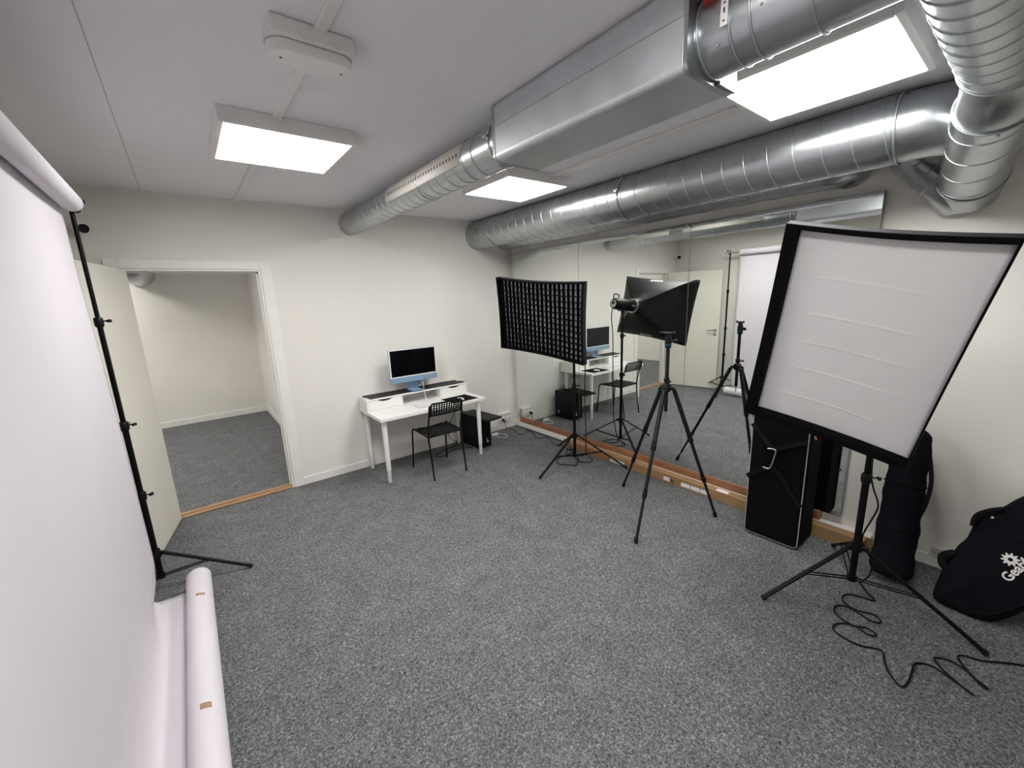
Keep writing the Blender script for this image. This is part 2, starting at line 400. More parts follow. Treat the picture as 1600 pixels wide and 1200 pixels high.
# inner door stop visible beyond the lining (white door edge strip)
# open door leaf, hinged on the left jamb, swung into the studio
hx, hy = -0.289, 4.305
dv = V((-0.477 + 0.289, 3.40 - 4.305, 0)).normalized(); dn = V((dv.y, -dv.x, 0))   # dn points towards -x
if dn.x > 0: dn = -dn
L = 0.905
p = [V((hx, hy, .012)), V((hx, hy, .012)) + dv * L, V((hx, hy, .012)) + dv * L + dn * .04, V((hx, hy, .012)) + dn * .04]
door = struct(B().prism(p, (0, 0, 2.052)).build('door_1', M['door']), 'cream door leaf standing open against the left wall')
hp = V((hx, hy, 1.045)) + dv * (L - .06)
for sgn, off in ((-1, 0.0), (1, .04)):
    hb = B(); n = dn * sgn; s0 = hp + dn * off
    hb.tube([s0, s0 + n * .006], .026, 20); hb.tube([s0, s0 + n * .045], .009, 12)
    hb.tube([s0 + n * .045, s0 + n * .047 - dv * .02, s0 + n * .047 - dv * .125], .009, 12)
    ky = s0 - V((0, 0, .075)); hb.tube([ky, ky + n * .008], .024, 20); hb.use(M['silver'])
    hb.build('door_handle', M['silver'], door)
hg = B()
for z in (.25, 1.85): hg.tube([(hx - .030, hy + .010, z), (hx - .030, hy + .010, z + .09)], .008, 10)
hg.build('door_hinge', M['silver'], door)

# ------------------------------------------------------------------ mirror wall
XM = 3.38
struct(B().box((XM - .013, 0.50, .020), (XR, 4.262, .083), .003).build('trim_3', M['white_trim']), 'white board running under the mirror')
bt = B().use(M['batten']).box((XM - .010, 0.79, .083), (XR, 4.20, .152), .003)
bt.use(M['knot'])
for y, z, r in ((1.02, .11, .006), (1.06, .125, .008), (1.22, .12, .005), (1.62, .118, .006), (1.85, .13, .007), (2.12, .115, .005), (2.75, .12, .005), (0.86, .105, .006)):
    bt.tube([(XM - .0112, y, z), (XM - .0098, y, z)], r, 14)
tag(bt.build('wooden_batten'), 'reddish brown pine batten with knots under the mirror', 'batten')
MG = 'mirror panels along the right wall'
for y0, y1, lab in ((3.122, 4.262, 'tall frameless mirror panel nearest the room corner, behind the grid softbox'),
                    (1.878, 3.120, 'middle tall frameless mirror panel, behind the tripod'),
                    (0.676, 1.876, 'tall frameless mirror panel at the near end, behind the suitcase')):
    t = thing('mirror_panel', lab, 'mirror', (XM + .003, (y0 + y1) / 2, .152), MG)
    B().box((XM, y0 + .0015, .1535), (XM + .003, y1 - .0015, 2.2815)).build('mirror_glass', M['mirror'], t)
    B().box((XM + .003, y0, .152), (XR, y1, 2.283)).build('mirror_backing', M['glass_edge'], t)

# ------------------------------------------------------------------ ceiling lights
def panel_light(x, y, label, group='square ceiling light panels', src=None):
    if src:
        r = src.copy(); COL.objects.link(r); r.location = (x, y, H); r['label'] = label
        for ch in src.children:
            q = ch.copy(); COL.objects.link(q); q.parent = r
        return r
    t = thing('ceiling_light', label, 'ceiling light', (x, y, H), group)
    s = .308; b = B()
    b.box((x - s, y - s, H - .068), (x + s, y - s + .024, H), .004); b.box((x - s, y + s - .024, H - .068), (x + s, y + s, H), .004)
    b.box((x - s, y - s + .024, H - .068), (x - s + .024, y + s - .024, H), .004); b.box((x + s - .024, y - s + .024, H - .068), (x + s, y + s - .024, H), .004)
    b.box((x - s + .01, y - s + .01, H - .02), (x + s - .01, y + s - .01, H), 0)
    b.build('light_frame', M['light_case'], t)
    q = s - .025
    B().box((x - q, y - q, H - .0685), (x + q, y + q, H - .056)).build('light_diffuser', M['lamp'], t)
    return t
L0 = panel_light(0.565, 2.705, 'square lit ceiling panel on the left, beyond the emergency light')
panel_light(2.228, 2.728, 'square lit ceiling panel between the two round ducts, farthest from us', src=L0)
panel_light(2.222, 0.705, 'square lit ceiling panel nearest us, beside the silencer box and vertical duct', src=L0)
panel_light(0.565, 0.45, 'added unseen square lit ceiling panel above the viewer, nearest the backdrop', src=L0)  # unseen panel added overhead as a light source, in line with the trunking
panel_light(-.55, 5.6, 'added unseen square lit ceiling panel in the room beyond the doorway, nearer the door', src=L0)  # unseen panel added to light the next room
panel_light(-1.3, 7.25, 'added unseen square lit ceiling panel in the room beyond the doorway, deeper left', src=L0)  # second unseen panel, added to brighten the next room's walls

# emergency light
t = thing('emergency_light', 'white oblong emergency luminaire on the ceiling, unlit', 'emergency light', (.48, 1.665, H))
eb = B().box((.352, 1.60, H - .055), (.612, 1.735, H), .008)
eb.box((.42, 1.594, H - .05), (.44, 1.60, H - .04)); eb.box((.54, 1.594, H - .05), (.56, 1.60, H - .04)); eb.build('housing', M['light_case'], t)
pts = []
for k in range(33):
    a = PI / 2 + PI * k / 32; pts.append((.400 + .056 * math.cos(a), 1.668 + .056 * math.sin(a)))
for k in range(33):
    a = -PI / 2 + PI * k / 32; pts.append((.560 + .056 * math.cos(a), 1.668 + .056 * math.sin(a)))
B().prism([(px, py, H - .092) for px, py in pts], (0, 0, .040), bev=.003).build('lens', M['plastic_white'], t)
B().tube([(px, py, H - .056) for px, py in pts], .0028, 6, closed=True).build('gasket', M['galv_seam'], t)
for x in (.385, .578): B().tube([(x, 1.668, H - .0935), (x, 1.668, H - .090)], .004, 10).build('screw', M['dark_grey'], t)
# cable trunking on the ceiling
TG = 'white cable trunking runs on the ceiling'
for y0, y1, lab in ((3.014, YF, 'short white ceiling trunking between far wall and left light panel'),
                    (1.735, 2.397, 'white ceiling trunking between the emergency light and left light panel'),
                    (0.76, 1.60, 'white ceiling trunking on our side of the emergency light')):
    b = B().box((.482, y0, H - .016), (.520, y1, H), .003); tag(b.build('cable_trunking', M['light_case']), lab, 'cable trunking', TG)
b = B().box((2.335, 1.013, H - .018), (2.385, 2.42, H), .003)
tag(b.build('cable_trunking', M['light_case']), 'long white ceiling trunking joining the far and near right light panels', 'cable trunking', TG)

# ------------------------------------------------------------------ ducts
def straight_duct(b, p0, p1, r, pitch=None, ridge=.003, phase=0):
    b.use(M['galv']).tube([p0, p1], r, 56)
    if pitch: b.use(M['galv_seam']).tube(helix(p0, p1, r, pitch, ridge, phase=phase), ridge, 6)
def band(parent, c, axis, r, w=.02, th=.003, mt=None, name='clamp_band'):
    a = V(axis).normalized(); c = V(c); b = B(); b.tube([c - a * w / 2, c + a * w / 2], r + th, 56)
    return b.build(name, mt or M['galv'], parent)
# A: supply duct with perforated diffusers, into the silencer box
ax, az, ar = 1.412, 2.505, .100
dA = thing('supply_duct', 'narrower round spiral duct with white perforated strips, from far wall to silencer box', 'duct', (ax, 3.0, az))
b = B(); straight_duct(b, (ax, YF, az), (ax, 2.06, az), ar, .105, .0028); b.build('spiral_pipe', None, dA)
b = B().use(M['galv']); b.tube([(ax, 2.07, az), (ax, 1.723, az)], ar + .004, 56)
b.use(M['galv_seam'])
for y in (2.06, 1.96, 1.80, 1.74): b.tube(ring_pts((ax, y, az), (0, 1, 0), ar + .005), .003, 6, closed=True)
b.build('connector_sleeve', None, dA)
b = B().use(M['chrome']); b.tube(ring_pts((ax, 1.80, az), (0, 1, 0), ar + .008), .005, 6, closed=True)
b.box((ax - ar - .03, 1.785, az + .01), (ax - ar - .004, 1.815, az + .022), .002)
b.build('hose_clamp', None, dA)
def plate(y0, y1, a0, a1, hole_a, sgn):
    R = ar + .0045; b = B().use(M['perf'])
    def fn(u, v):
        a = math.radians(a0 + (a1 - a0) * v); return (ax + R * math.cos(a), y0 + (y1 - y0) * u, az + R * math.sin(a))
    def thk(u, v):
        a = math.radians(a0 + (a1 - a0) * v); return (-.004 * math.cos(a), 0, -.004 * math.sin(a))
    b.grid(fn, 1, 16, thk)
    b.use(M['ink']); n = int((y1 - y0 - .06) / .036); h = math.radians(hole_a); rad = V((math.cos(h), 0, math.sin(h))); tg = V((-math.sin(h), 0, math.cos(h)))
    for k in range(n + 1):
        c = V((ax, y0 + .03 + k * .036, az)) + rad * (R + .0004)
        b.prism([c + V((0, 1, 0)) * (.006 * math.cos(q * PI / 5)) + tg * (.011 * math.sin(q * PI / 5)) for q in range(10)], rad * .0006)
    b.build('perforated_strip', None, dA)
plate(2.075, 3.13, 118, 201, 172, 1)
plate(3.22, 4.19, -15, 55, 20, -1); plate(2.075, 3.03, -15, 55, 20, -1)
b = B().use(M['chrome']); b.tube(ring_pts((ax, 2.62, az), (0, 1, 0), ar + .0035), .0025, 6, closed=True); b.tube([(ax, 2.62, az + ar), (ax, 2.62, H)], .004, 8)
b.build('hanger', None, dA)
band(dA, (ax, YF - .004, az), (0, 1, 0), ar, .008, .004, M['plastic_white'], 'wall_collar')
# silencer box
sb = thing('duct_silencer', 'long rectangular galvanised silencer box hanging under the ceiling', 'duct silencer', (1.44, 1.24, H))
x0, x1, y0, y1, z0, z1 = 1.288, 1.588, .765, 1.722, 2.388, 2.638
def rrect(y, g=0):
    pts = []
    for cx, cz, a0 in ((x1 - .028, z0 + .028, -90), (x1 - .028, z1 - .028, 0), (x0 + .028, z1 - .028, 90), (x0 + .028, z0 + .028, 180)):
        for k in range(7):
            a = math.radians(a0 + 15 * k); pts.append((cx + (.028 + g) * math.cos(a), y, cz + (.028 + g) * math.sin(a)))
    return pts
b = B().use(M['galv_box']); b.prism(rrect(y0), (0, y1 - y0, 0))
b.build('box_shell', None, sb)
b = B().use(M['galv']); b.prism(rrect(y0 - .012, .002), (0, .014, 0)); b.build('end_plate', None, sb)
b = B().use(M['galv']); b.prism(rrect(y1 - .002, .002), (0, .014, 0)); b.build('end_plate', None, sb)
b = B().use(M['galv_seam']); b.box((x0 - .0012, y0, 2.535), (x0 + .001, y1, 2.538)); b.tube(rrect(y0 + .002, .001), .002, 5, closed=True); b.tube(rrect(y1 - .004, .001), .002, 5, closed=True)
for y in (1.10, 1.12, 1.36): b.tube([(x0 - .003, y, 2.536), (x0, y, 2.536)], .004, 8)
b.build('folded_seam', None, sb)
b = B().use(M['silver']).box((1.565, .742, 2.392), (1.583, .752, 2.64), .001); b.use(M['galv']).box((1.47, .742, 2.392), (1.565, .752, 2.462), .001); b.build('mounting_bracket', None, sb)
# duct between silencer and the cross duct
dN = thing('connecting_duct', 'short round duct joining the silencer box to the near cross duct', 'duct', (1.425, .48, 2.51))
cx, cz, cr = 1.430, 2.508, .108
b = B().use(M['galv']).tube([(cx, .755, cz), (cx, .30, cz)], cr, 56)
b.use(M['galv_seam'])
for y in (.745, .655, .60, .46): b.tube(ring_pts((cx, y, cz), (0, 1, 0), cr + .002), .0035, 6, closed=True)
for x_, y, z in ((1.33, .57, 2.48), (1.345, .69, 2.44), (1.35, .40, 2.44)): b.ball((x_ - .004, y, z), .004)
b.build('round_pipe', None, dN)
b = B().use(M['white_print']); b.box((cx - cr - .010, .652, 2.468), (cx - cr - .008, .672, H)); b.use(M['ink'])
for k in range(6):
    z = 2.478 + k * .022
    b.box((cx - cr - .0106, .660 if k % 2 else .6595, z), (cx - cr - .0098, .6645, z + (.013 if k % 2 else .005)))
    if k == 3: b.box((cx - cr - .0106, .656, z + .009), (cx - cr - .0098, .668, z + .013))
b.build('punched_hanger_strap', None, dN)
# control box above pipe with red knob
t = thing('damper_actuator', 'dark damper actuator with a red knob above the connecting duct', 'actuator', (1.36, .60, 2.60))
B().box((1.335, .40, 2.585), (1.43, .655, 2.625), .006).build('actuator_body', M['dark_grey'], t)
B().tube([(1.325, .715, 2.555), (1.325, .715, 2.595)], .016, 20).build('knob', M['red'], t)
b = B(); b.tube(smooth_path([(1.325, .715, 2.60), (1.31, .76, 2.612), (1.33, .80, 2.625), (1.36, .74, 2.63), (1.37, .65, 2.62)], 6), .005, 8); b.build('wire', M['cable'], t)
B().box((1.345, .67, 2.535), (1.352, .725, 2.61)).build('actuator_bracket', M['silver'], t)
# cross duct D: upper part along x, elbow, lower part into the wall
dD = thing('cross_duct', 'large round duct crossing overhead at right and bending down into the wall', 'duct', (2.6, .22, 2.5))
uc = (0.192, 2.508); r = .125
jx = (2.84, .235, 2.497); we = V((3.435, .345, 2.168))
b = B(); straight_duct(b, (1.30, uc[0], uc[1]), (2.38, uc[0], uc[1]), r, .098, .003, phase=1.2); b.build('spiral_pipe', None, dD)
we = V((3.435, .339, 2.226))
b = B().use(M['galv']); b.tube(smooth_path([(2.34, uc[0], uc[1]), (2.42, uc[0] + .002, uc[1] - .006), (2.50, .199, 2.468), (2.57, .210, 2.424), (2.64, .220, 2.407)], 5), r - .006, 56)
b.use(M['galv_seam']); b.tube(ring_pts((2.38, uc[0], uc[1]), (1, 0, 0), r + .002), .005, 6, closed=True)
b.build('elbow', None, dD)
d0 = V((2.60, .214, 2.416)); dd = (we - d0).normalized()
b = B(); straight_duct(b, d0, d0 + dd * .72, r, .19, .003, phase=2.0); b.use(M['galv_seam']).tube(ring_pts(d0, dd, r + .002), .004, 6, closed=True)
b.build('spiral_pipe', None, dD)
b = B().use(M['galv']); e0 = d0 + dd * .70
b.tube(smooth_path([e0, e0 + dd * .05, e0 + dd * .09 + V((.004, 0, -.004)), V((3.434, .341, 2.205))], 4), [r + .003] * 10 + [r] * 3, 56)
b.use(M['galv_seam']).tube(ring_pts(e0, dd, r + .004), .004, 6, closed=True); b.build('wall_elbow', None, dD)
for k in (0.4, .9, 2.4, 3.2):
    u_, w_, a_ = frame(dd); c_ = d0 + dd * .025 + (u_ * math.cos(k + 1.4) + w_ * math.sin(k + 1.4)) * (r + .003); B().ball(c_, .005).build('screw', M['chrome'], dD)
b = B().use(M['chrome']); b.tube([(2.55, .345, 2.56), (2.55, .345, H)], .004, 8); b.ball((2.55, .345, 2.56), .011); b.ball((2.55, .345, 2.60), .009); b.build('hanger', None, dD)
# B: big spiral duct along the right wall
bx, bz, br = 2.905, 2.480, .1575
dB = thing('exhaust_duct', 'largest round spiral duct running along the right wall above the mirror', 'duct', (bx, 2.4, bz))
b = B(); straight_duct(b, (bx, YF, bz), (bx, .56, bz), br, .127, .0032, phase=.4); b.build('spiral_pipe', None, dB)
b = B().use(M['galv']); b.tube(smooth_path([(bx, .60, bz), (bx, .54, bz), (bx + .015, .44, bz), (bx + .07, .33, bz - .005)], 5), br - .004, 56)
b.use(M['galv_seam']); b.tube(ring_pts((bx, .548, bz), (0, 1, 0), br + .002), .005, 6, closed=True)
b.build('elbow', None, dB)
band(dB, (bx, YF - .004, bz), (0, 1, 0), br, .008, .004, M['plastic_white'], 'wall_collar')
b = B().use(M['galv']); b.tube([(bx, 4.0, bz), (bx, 3.90, bz)], br + .002, 56); b.use(M['galv_seam']).tube(ring_pts((bx, 3.90, bz), (0, 1, 0), br + .003), .003, 6, closed=True); b.build('coupling', None, dB)
b = B().use(M['chrome']); b.tube(ring_pts((bx, 2.14, bz), (0, 1, 0), br + .006), .006, 6, closed=True)
b.tube([(bx - .085, 2.14, bz + .135), (bx - .085, 2.14, H)], .004, 8); b.box((bx - .175, 2.12, bz + .03), (bx - .155, 2.16, bz + .045), .002)
b.build('hanger', None, dB)
# C: small duct under it against the wall
kx, kz, kr = 3.30, 2.435, .100
dC = thing('wall_duct', 'slim round spiral duct tucked between the largest duct and the right wall', 'duct', (kx, 2.5, kz))
b = B(); straight_duct(b, (kx, YF, kz), (kx, 1.05, kz), kr, .125, .003, phase=.9); b.build('spiral_pipe', None, dC)
b = B().use(M['galv']); b.tube(smooth_path([(kx, 1.08, kz), (kx, 1.0, kz), (kx + .02, .93, kz), (kx + .08, .88, kz), (XR, .86, kz)], 5), kr + .002, 40); b.build('wall_elbow', None, dC)
# E: stub
dE = thing('branch_duct', 'short banded branch duct slanting down behind the vertical duct bend', 'duct', (3.32, .55, 2.3))
e0, e1 = V((3.27, .66, 2.52)), V((3.335, .40, 2.215)); de = (e1 - e0).normalized()
b = B().use(M['galv']).tube([e0, e1, e1 + V((.09, -.02, -.05))], .082, 40); b.use(M['galv_seam'])
for k in (.12, .20, .27, .33): b.tube(ring_pts(e0 + de * k, de, .084), .004, 6, closed=True)
b.build('round_pipe', None, dE)
# duct in the next room
t = thing('far_room_duct', 'round metal duct end under the ceiling of the room beyond the doorway', 'duct', (-.4, 6.5, 2.2))
b = B().use(M['galv']); b.tube(smooth_path([(-.42, 7.2, 2.30), (-.42, 6.7, 2.28), (-.42, 6.45, 2.31), (-.42, 6.36, 2.45), (-.42, 6.34, 2.644)], 6), .19, 40); b.tube([(-.42, YI, 2.30), (-.42, 7.18, 2.30)], .19, 40)
b.build('round_pipe', None, t)

# security camera, far left corner
t = thing('security_camera', 'small white security camera with black lens high in the far left corner', 'camera', (-.50, YF, 2.36))
B().tube([(-.50, YF, 2.36), (-.50, YF - .03, 2.36), (-.495, YF - .06, 2.35)], [.032, .03, .018], 16).build('mount', M['plastic_white'], t)
B().ball((-.48, YF - .09, 2.345), .045).build('camera_head', M['plastic_white'], t)
B().tube([(-.462, YF - .108, 2.338), (-.446, YF - .125, 2.332)], .030, 16).build('camera_lens', M['black_plastic'], t)
B().tube([(-.50, YF - .004, 2.33), (-.50, YF - .004, 2.15)], .003, 6).build('camera_cable', M['plastic_white'], t)

# ------------------------------------------------------------------ paper backdrop
bd = thing('paper_backdrop', 'white paper backdrop hanging from its top roll and sweeping onto the floor, at left', 'backdrop', (-.35, 1.9, 0))
Y0, Y1 = .42, 3.10
B().tube([(-.357, Y0, 2.305), (-.357, Y1 - .002, 2.305), ], .046, 40).build('top_roll', M['paper'], bd)
def sheet(u, v):
    pe = [(-.400, 2.305), (-.397, 1.9), (-.387, 1.5), (-.381, 1.0), (-.379, .5), (-.378, .26), (-.392, .13), (-.414, .055), (-.420, .025), (-.405, .008), (-.36, .006), (-.30, .005), (-.26, .005), (-.20, .003)]
    pn = [(-.403, 2.305), (-.404, 1.9), (-.407, 1.5), (-.409, 1.0), (-.410, .5), (-.409, .26), (-.403, .14), (-.390, .07), (-.374, .035), (-.350, .015), (-.32, .008), (-.29, .006), (-.25, .005), (-.20, .003)]
    kb = max(0, min(1, (v - .80) / .2)); kb = kb * kb * (3 - 2 * kb)
    prof = [(a[0] * kb + c_[0] * (1 - kb), a[1] * kb + c_[1] * (1 - kb)) for a, c_ in zip(pe, pn)]
    L_ = [0]
    for a, c_ in zip(prof, prof[1:]): L_.append(L_[-1] + math.hypot(a[0] - c_[0], a[1] - c_[1]))
    s_ = u * L_[-1]
    for i in range(len(prof) - 1):
        if s_ <= L_[i + 1] + 1e-9: break
    k = (s_ - L_[i]) / (L_[i + 1] - L_[i]); x = prof[i][0] * (1 - k) + prof[i + 1][0] * k; z = prof[i][1] * (1 - k) + prof[i + 1][1] * k
    y = Y0 + (3.13 - .03 * max(0, min(1, (.22 - z) / .2)) - Y0) * v
    wv = .004 * math.sin(y * 7 + z * 2.1) * min(1, z * 2) * (1 - abs(z - 1.2) / 1.3)
    return (x + wv * (1 - v ** 8), y, z)
b = B(); b.grid(sheet, 110, 60, (-.0012, 0, .0006)); b.build('paper_sheet', M['paper'], bd)
fr = B(); fr.tube([(-.192, Y0, .067), (-.192, Y1 + .02, .067)], .0655, 48); fr.tube([(-.192, Y1 + .02, .067), (-.192, Y1 + .0215, .067)], [.066, .063], 48)
fr.build('floor_roll', M['paper'], bd)
def tape(y, a0, da, l, name='tape_piece'):
    b = B()
    def fn(u, v):
        a = math.radians(a0 + da * v); return (-.192 + .0665 * math.cos(a), y + l * (u - .5) + .012 * v, .067 + .0665 * math.sin(a))
    b.grid(fn, 2, 6, lambda u, v: (-.001 * math.cos(math.radians(a0 + da * v)), 0, -.001 * math.sin(math.radians(a0 + da * v)))); b.build(name, M['tape'], bd)
tape(2.80, 62, 38, .022); tape(1.93, 68, 34, .030)
B().tube([(-.357, Y0 - .12, 2.305), (-.357, 3.33, 2.305)], .014, 20).build('core_bar', M['silver'], bd)

def knob(b, c, d, l=.03, r=.011):
    c = V(c); d = V(d).normalized(); s_ = d.cross(V((0, 0, 1))).normalized()
    b.tube([c, c + d * l], .004, 8); e = c + d * l
    b.tube([e - s_ * r * 1.3, e + s_ * r * 1.3], [r * .55, r * .75], 10); b.tube([e - d * .002, e + d * .010], r * .8, 12)
def light_stand(name, label, cat, px, py, base_z, hub_z, top_z, feet, radii, joints, kd, group, fold=.012):
    """feet: ground points; radii: pole radii per section; joints: heights of the collars"""
    t = thing(name, label, cat, (px, py, 0), group)
    zs = [base_z] + joints + [top_z]
    b = B()
    for (a, c_), rr in zip(zip(zs, zs[1:]), radii): b.tube([(px, py, a), (px, py, c_)], rr, 18)
    b.tube([(px, py, top_z), (px, py, top_z + .03)], .008, 12); b.build('pole', M['black'], t)
    for i, z in enumerate(joints):
        b = B(); rr = radii[i]; b.tube([(px, py, z - .045), (px, py, z - .035), (px, py, z + .0), (px, py, z + .01)], [rr + .003, rr + .008, rr + .008, rr + .003], 18)
        k_ = B(); knob(k_, V((px, py, z - .012)) + V(kd).normalized() * (rr + .004), kd)
        c_ = b.build('collar', M['black_plastic'], t); k_.build('knob', M['black_plastic'], c_)
    b = B(); b.tube([(px, py, hub_z - .025), (px, py, hub_z + .025)], radii[0] + .010, 18)
    for fx, fy in feet:
        d = V((fx - px, fy - py, 0)).normalized(); b.box((-.012, -.010, -.012), (.026, .010, .012), .002, Matrix.Translation(V((px, py, hub_z)) + d * (radii[0] + .006)) @ d.to_track_quat('X', 'Z').to_matrix().to_4x4())
    b.build('upper_collar', M['black_plastic'], t)
    b = B(); b.tube([(px, py, base_z - .01), (px, py, base_z + .022)], radii[0] + .007, 18); b.build('lower_collar', M['black_plastic'], t)
    for fx, fy in feet:
        d = V((fx - px, fy - py, 0)); hd = d.normalized(); a = V((px, py, hub_z)) + hd * (radii[0] + .026); e = V((fx, fy, .012))
        lb = B(); sd = hd.cross(V((0, 0, 1))); ax_ = (e - a).normalized(); up = sd.cross(ax_)
        lb.prism([a + sd * .011 + up * .004, a - sd * .011 + up * .004, a - sd * .011 - up * .007, a + sd * .011 - up * .007], e - a, bev=.001)
        leg = lb.build('leg', M['black'], t)
        fb = B(); f0 = a + (e - a) * .965; fb.prism([f0 + sd * .013 + up * .006, f0 - sd * .013 + up * .006, f0 - sd * .013 - up * .010, f0 + sd * .013 - up * .010], (e - f0) * 1.05, bev=.002)
        fb.build('rubber_foot', M['rubber'], leg)
        br_ = B(); m_ = a + (e - a) * .50; l0 = V((px, py, base_z + .006)) + hd * (radii[0] + .004)
        for q in (-1, 1): br_.tube([l0 + sd * .012 * q, m_ + sd * .012 * q], .004, 8)
        br_.tube([m_ - sd * .017, m_ + sd * .017], .005, 8)
        br_.build('brace', M['black'], t)
    return t
SG = 'black light and backdrop stands'
lx, ly = -.381, 3.27
light_stand('backdrop_stand', 'tall black stand carrying the visible far end of the paper backdrop', 'stand', lx, ly, .085, .245, 2.32,
            [(.098, 3.124), (-.50, 2.93 + .75), (-.545, 2.86)], [.017, .015, .0130, .0105], [.66, 1.11, 1.72], (1, -.35, 0), SG)
b = B(); b.tube([(lx + .02, ly + .01, 2.30), (lx + .02, ly - .02, 2.30)], .018, 14); b.ball((lx + .045, ly + .02, 2.345), .014)
ch = b.build('crossbar_clamp', M['black_plastic'], [o for o in COL.objects if o.name == 'backdrop_stand'][0])
light_stand('backdrop_stand', 'black stand carrying the near end of the paper backdrop beside the viewer', 'stand', lx, .27, .085, .245, 2.32,
            [(.02, .10), (-.50, .60), (-.52, -.12)], [.017, .015, .0130, .0105], [.66, 1.11, 1.72], (1, -.35, 0), SG)

# ------------------------------------------------------------------ softboxes
def softbox(label, logo, c, u, v, n, W, Hh, depth, rim, recess, grid, sag, group, creases):
    c, u, v, n = V(c), V(u), V(v), V(n)
    t = thing('softbox', label, 'softbox', tuple(c - n * depth), group)
    N = 24
    def edge_pt(k):
        """k in 0..4N: outline with slightly hollow sides"""
        s_, q = divmod(k, N); f_ = q / N; g = sag * math.sin(PI * f_)
        hw, hh = W / 2, Hh / 2
        if s_ == 0: return (-hw + W * f_, -hh + g * Hh)
        if s_ == 1: return (hw - g * W * .5, -hh + Hh * f_)
        if s_ == 2: return (hw - W * f_, hh - g * Hh)
        return (-hw + g * W * .5, hh - Hh * f_)
    n4 = 4 * N
    out = [edge_pt(k % n4) for k in range(n4)]
    P = lambda q, d, s=1.0: c + u * q[0] * s + v * q[1] * s + n * d
    # shell: from the rim back to the speed ring
    b = B(); tm = bmesh.new(); prof = [(1.0, 0.0, 0), (1.004, -.05, 0), (.86, -.14, .06), (.62, -.235, .2), (.36, -.315, .55), (.0, -.36, 1.0)]
    rings = []
    rr = .085
    for s_, d, rd in prof:
        ring = []
        for k in range(n4):
            ang_ = math.atan2(out[k][1], out[k][0]); cq = (rr * math.cos(ang_), rr * math.sin(ang_))
            cor = abs(math.cos(2 * (ang_ if True else 0)))
            q = (out[k][0] * s_ * (1 - rd) + cq[0] * rd, out[k][1] * s_ * (1 - rd) + cq[1] * rd)
            ring.append(tm.verts.new(P(q, d)))
        rings.append(ring)
    for a, e in zip(rings, rings[1:]):
        for k in range(n4): tm.faces.new((a[k], a[(k + 1) % n4], e[(k + 1) % n4], e[k]))
    b._add(tm, True); shell = b.build('shell', M['softbox_shell'], t)
    iw, ih = W - rim[0] - rim[1], Hh - rim[2] - rim[3]; ox, oy = (rim[0] - rim[1]) / 2, (rim[3] - rim[2]) / 2
    # front rim: flat border turned inwards
    b = B(); tm = bmesh.new(); A, Bq, Cq, Dq = [], [], [], []
    for k in range(n4):
        q = out[k]; kx = (q[0] + W / 2) / W; ky = (q[1] + Hh / 2) / Hh      # rim: widths left, right, top, bottom
        qi = (-W / 2 + rim[0] + kx * iw, -Hh / 2 + rim[3] + ky * ih)
        A.append(tm.verts.new(P(q, -.002, 1.002))); Bq.append(tm.verts.new(P(q, .003))); Cq.append(tm.verts.new(P(qi, .003))); Dq.append(tm.verts.new(P(qi, -recess)))
    for a, e in ((A, Bq), (Bq, Cq), (Cq, Dq)):
        for k in range(n4): tm.faces.new((a[k], a[(k + 1) % n4], e[(k + 1) % n4], e[k]))
    b._add(tm, False); b.build('rim', M['black_fabric'], t)
    # diffuser cloth
    def dif(a, e):
        x, y = (a - .5) * iw, (e - .5) * ih
        k = 1 - sag * 2 * (1 - (2 * a - 1) ** 2) * 1.0; y2 = y * k
        k2 = 1 - sag * (1 - (2 * e - 1) ** 2); x2 = x * k2
        z = -recess + .010 * math.cos(PI * (a - .5)) * math.cos(PI * (e - .5))
        for cy in creases:
            if .10 < a < .9: z += .0022 * math.exp(-((e - cy - .012 * math.sin(a * 4)) / .004) ** 2) * min(1, (a - .1) * 9, (.9 - a) * 5)
        return P((x2 + ox, y2 + oy), z)
    b = B(); b.grid(dif, 40, 220 if creases else 24, tuple(-n * .002)); b.build('diffuser', M['diffuser'] if not grid else M['grid_back'], t)
    if grid:
        b = B(); nx, ny = grid; dp = .036
        for i in range(1, nx):
            x = -iw / 2 + iw * i / nx; w_ = .0011
            segs = 10
            def st(a, e, x=x):
                y = (a - .5) * ih * (1 - sag * 2 * (1 - (2 * x / iw) ** 2)); return P((x + .0012 * math.sin(a * 23 + x * 30), y), .002 - dp * e)
            b.grid(st, 26, 1, tuple(u * .0024), smooth=False)
        for j in range(1, ny):
            y = -ih / 2 + ih * j / ny
            def st2(a, e, y=y):
                x = (a - .5) * iw; yy = y * (1 - sag * 2 * (1 - (2 * a - 1) ** 2)); return P((x, yy + .002 * math.sin(a * 40 + y * 20)), .002 - dp * e)
            b.grid(st2, 40, 1, tuple(v * .0022), smooth=False)
        b.build('egg_crate_grid', M['black_fabric'], t)
    # speed ring
    b = B().use(M['black_plastic']); b.tube([c - n * .35, c - n * .375], [.088, .084], 32); b.build('speed_ring', None, t)
    # logo on both long faces of the shell, beside the rim
    for sg in (1, -1):
        hm = Hh / 2 * (1 - 2 * sag); pa = c + v * sg * hm * 1.004 - n * .05; pb = c + v * sg * hm * .86 * (1 - .06) - n * .14
        sl = (pa - pb).normalized(); nn = (v * sg - sl * (v * sg).dot(sl)).normalized(); uu = -u * sg if sl.cross(nn).dot(u * sg) < 0 else u * sg
        uu = nn.cross(sl) * -1
        if uu.cross(sl).dot(nn) < 0: uu = -uu
        text_mesh(logo, pa - sl * .055 + nn * .004 - uu * .09, uu, sl, .046, M['white_print'], 'logo', shell, bold=.001)
    return t
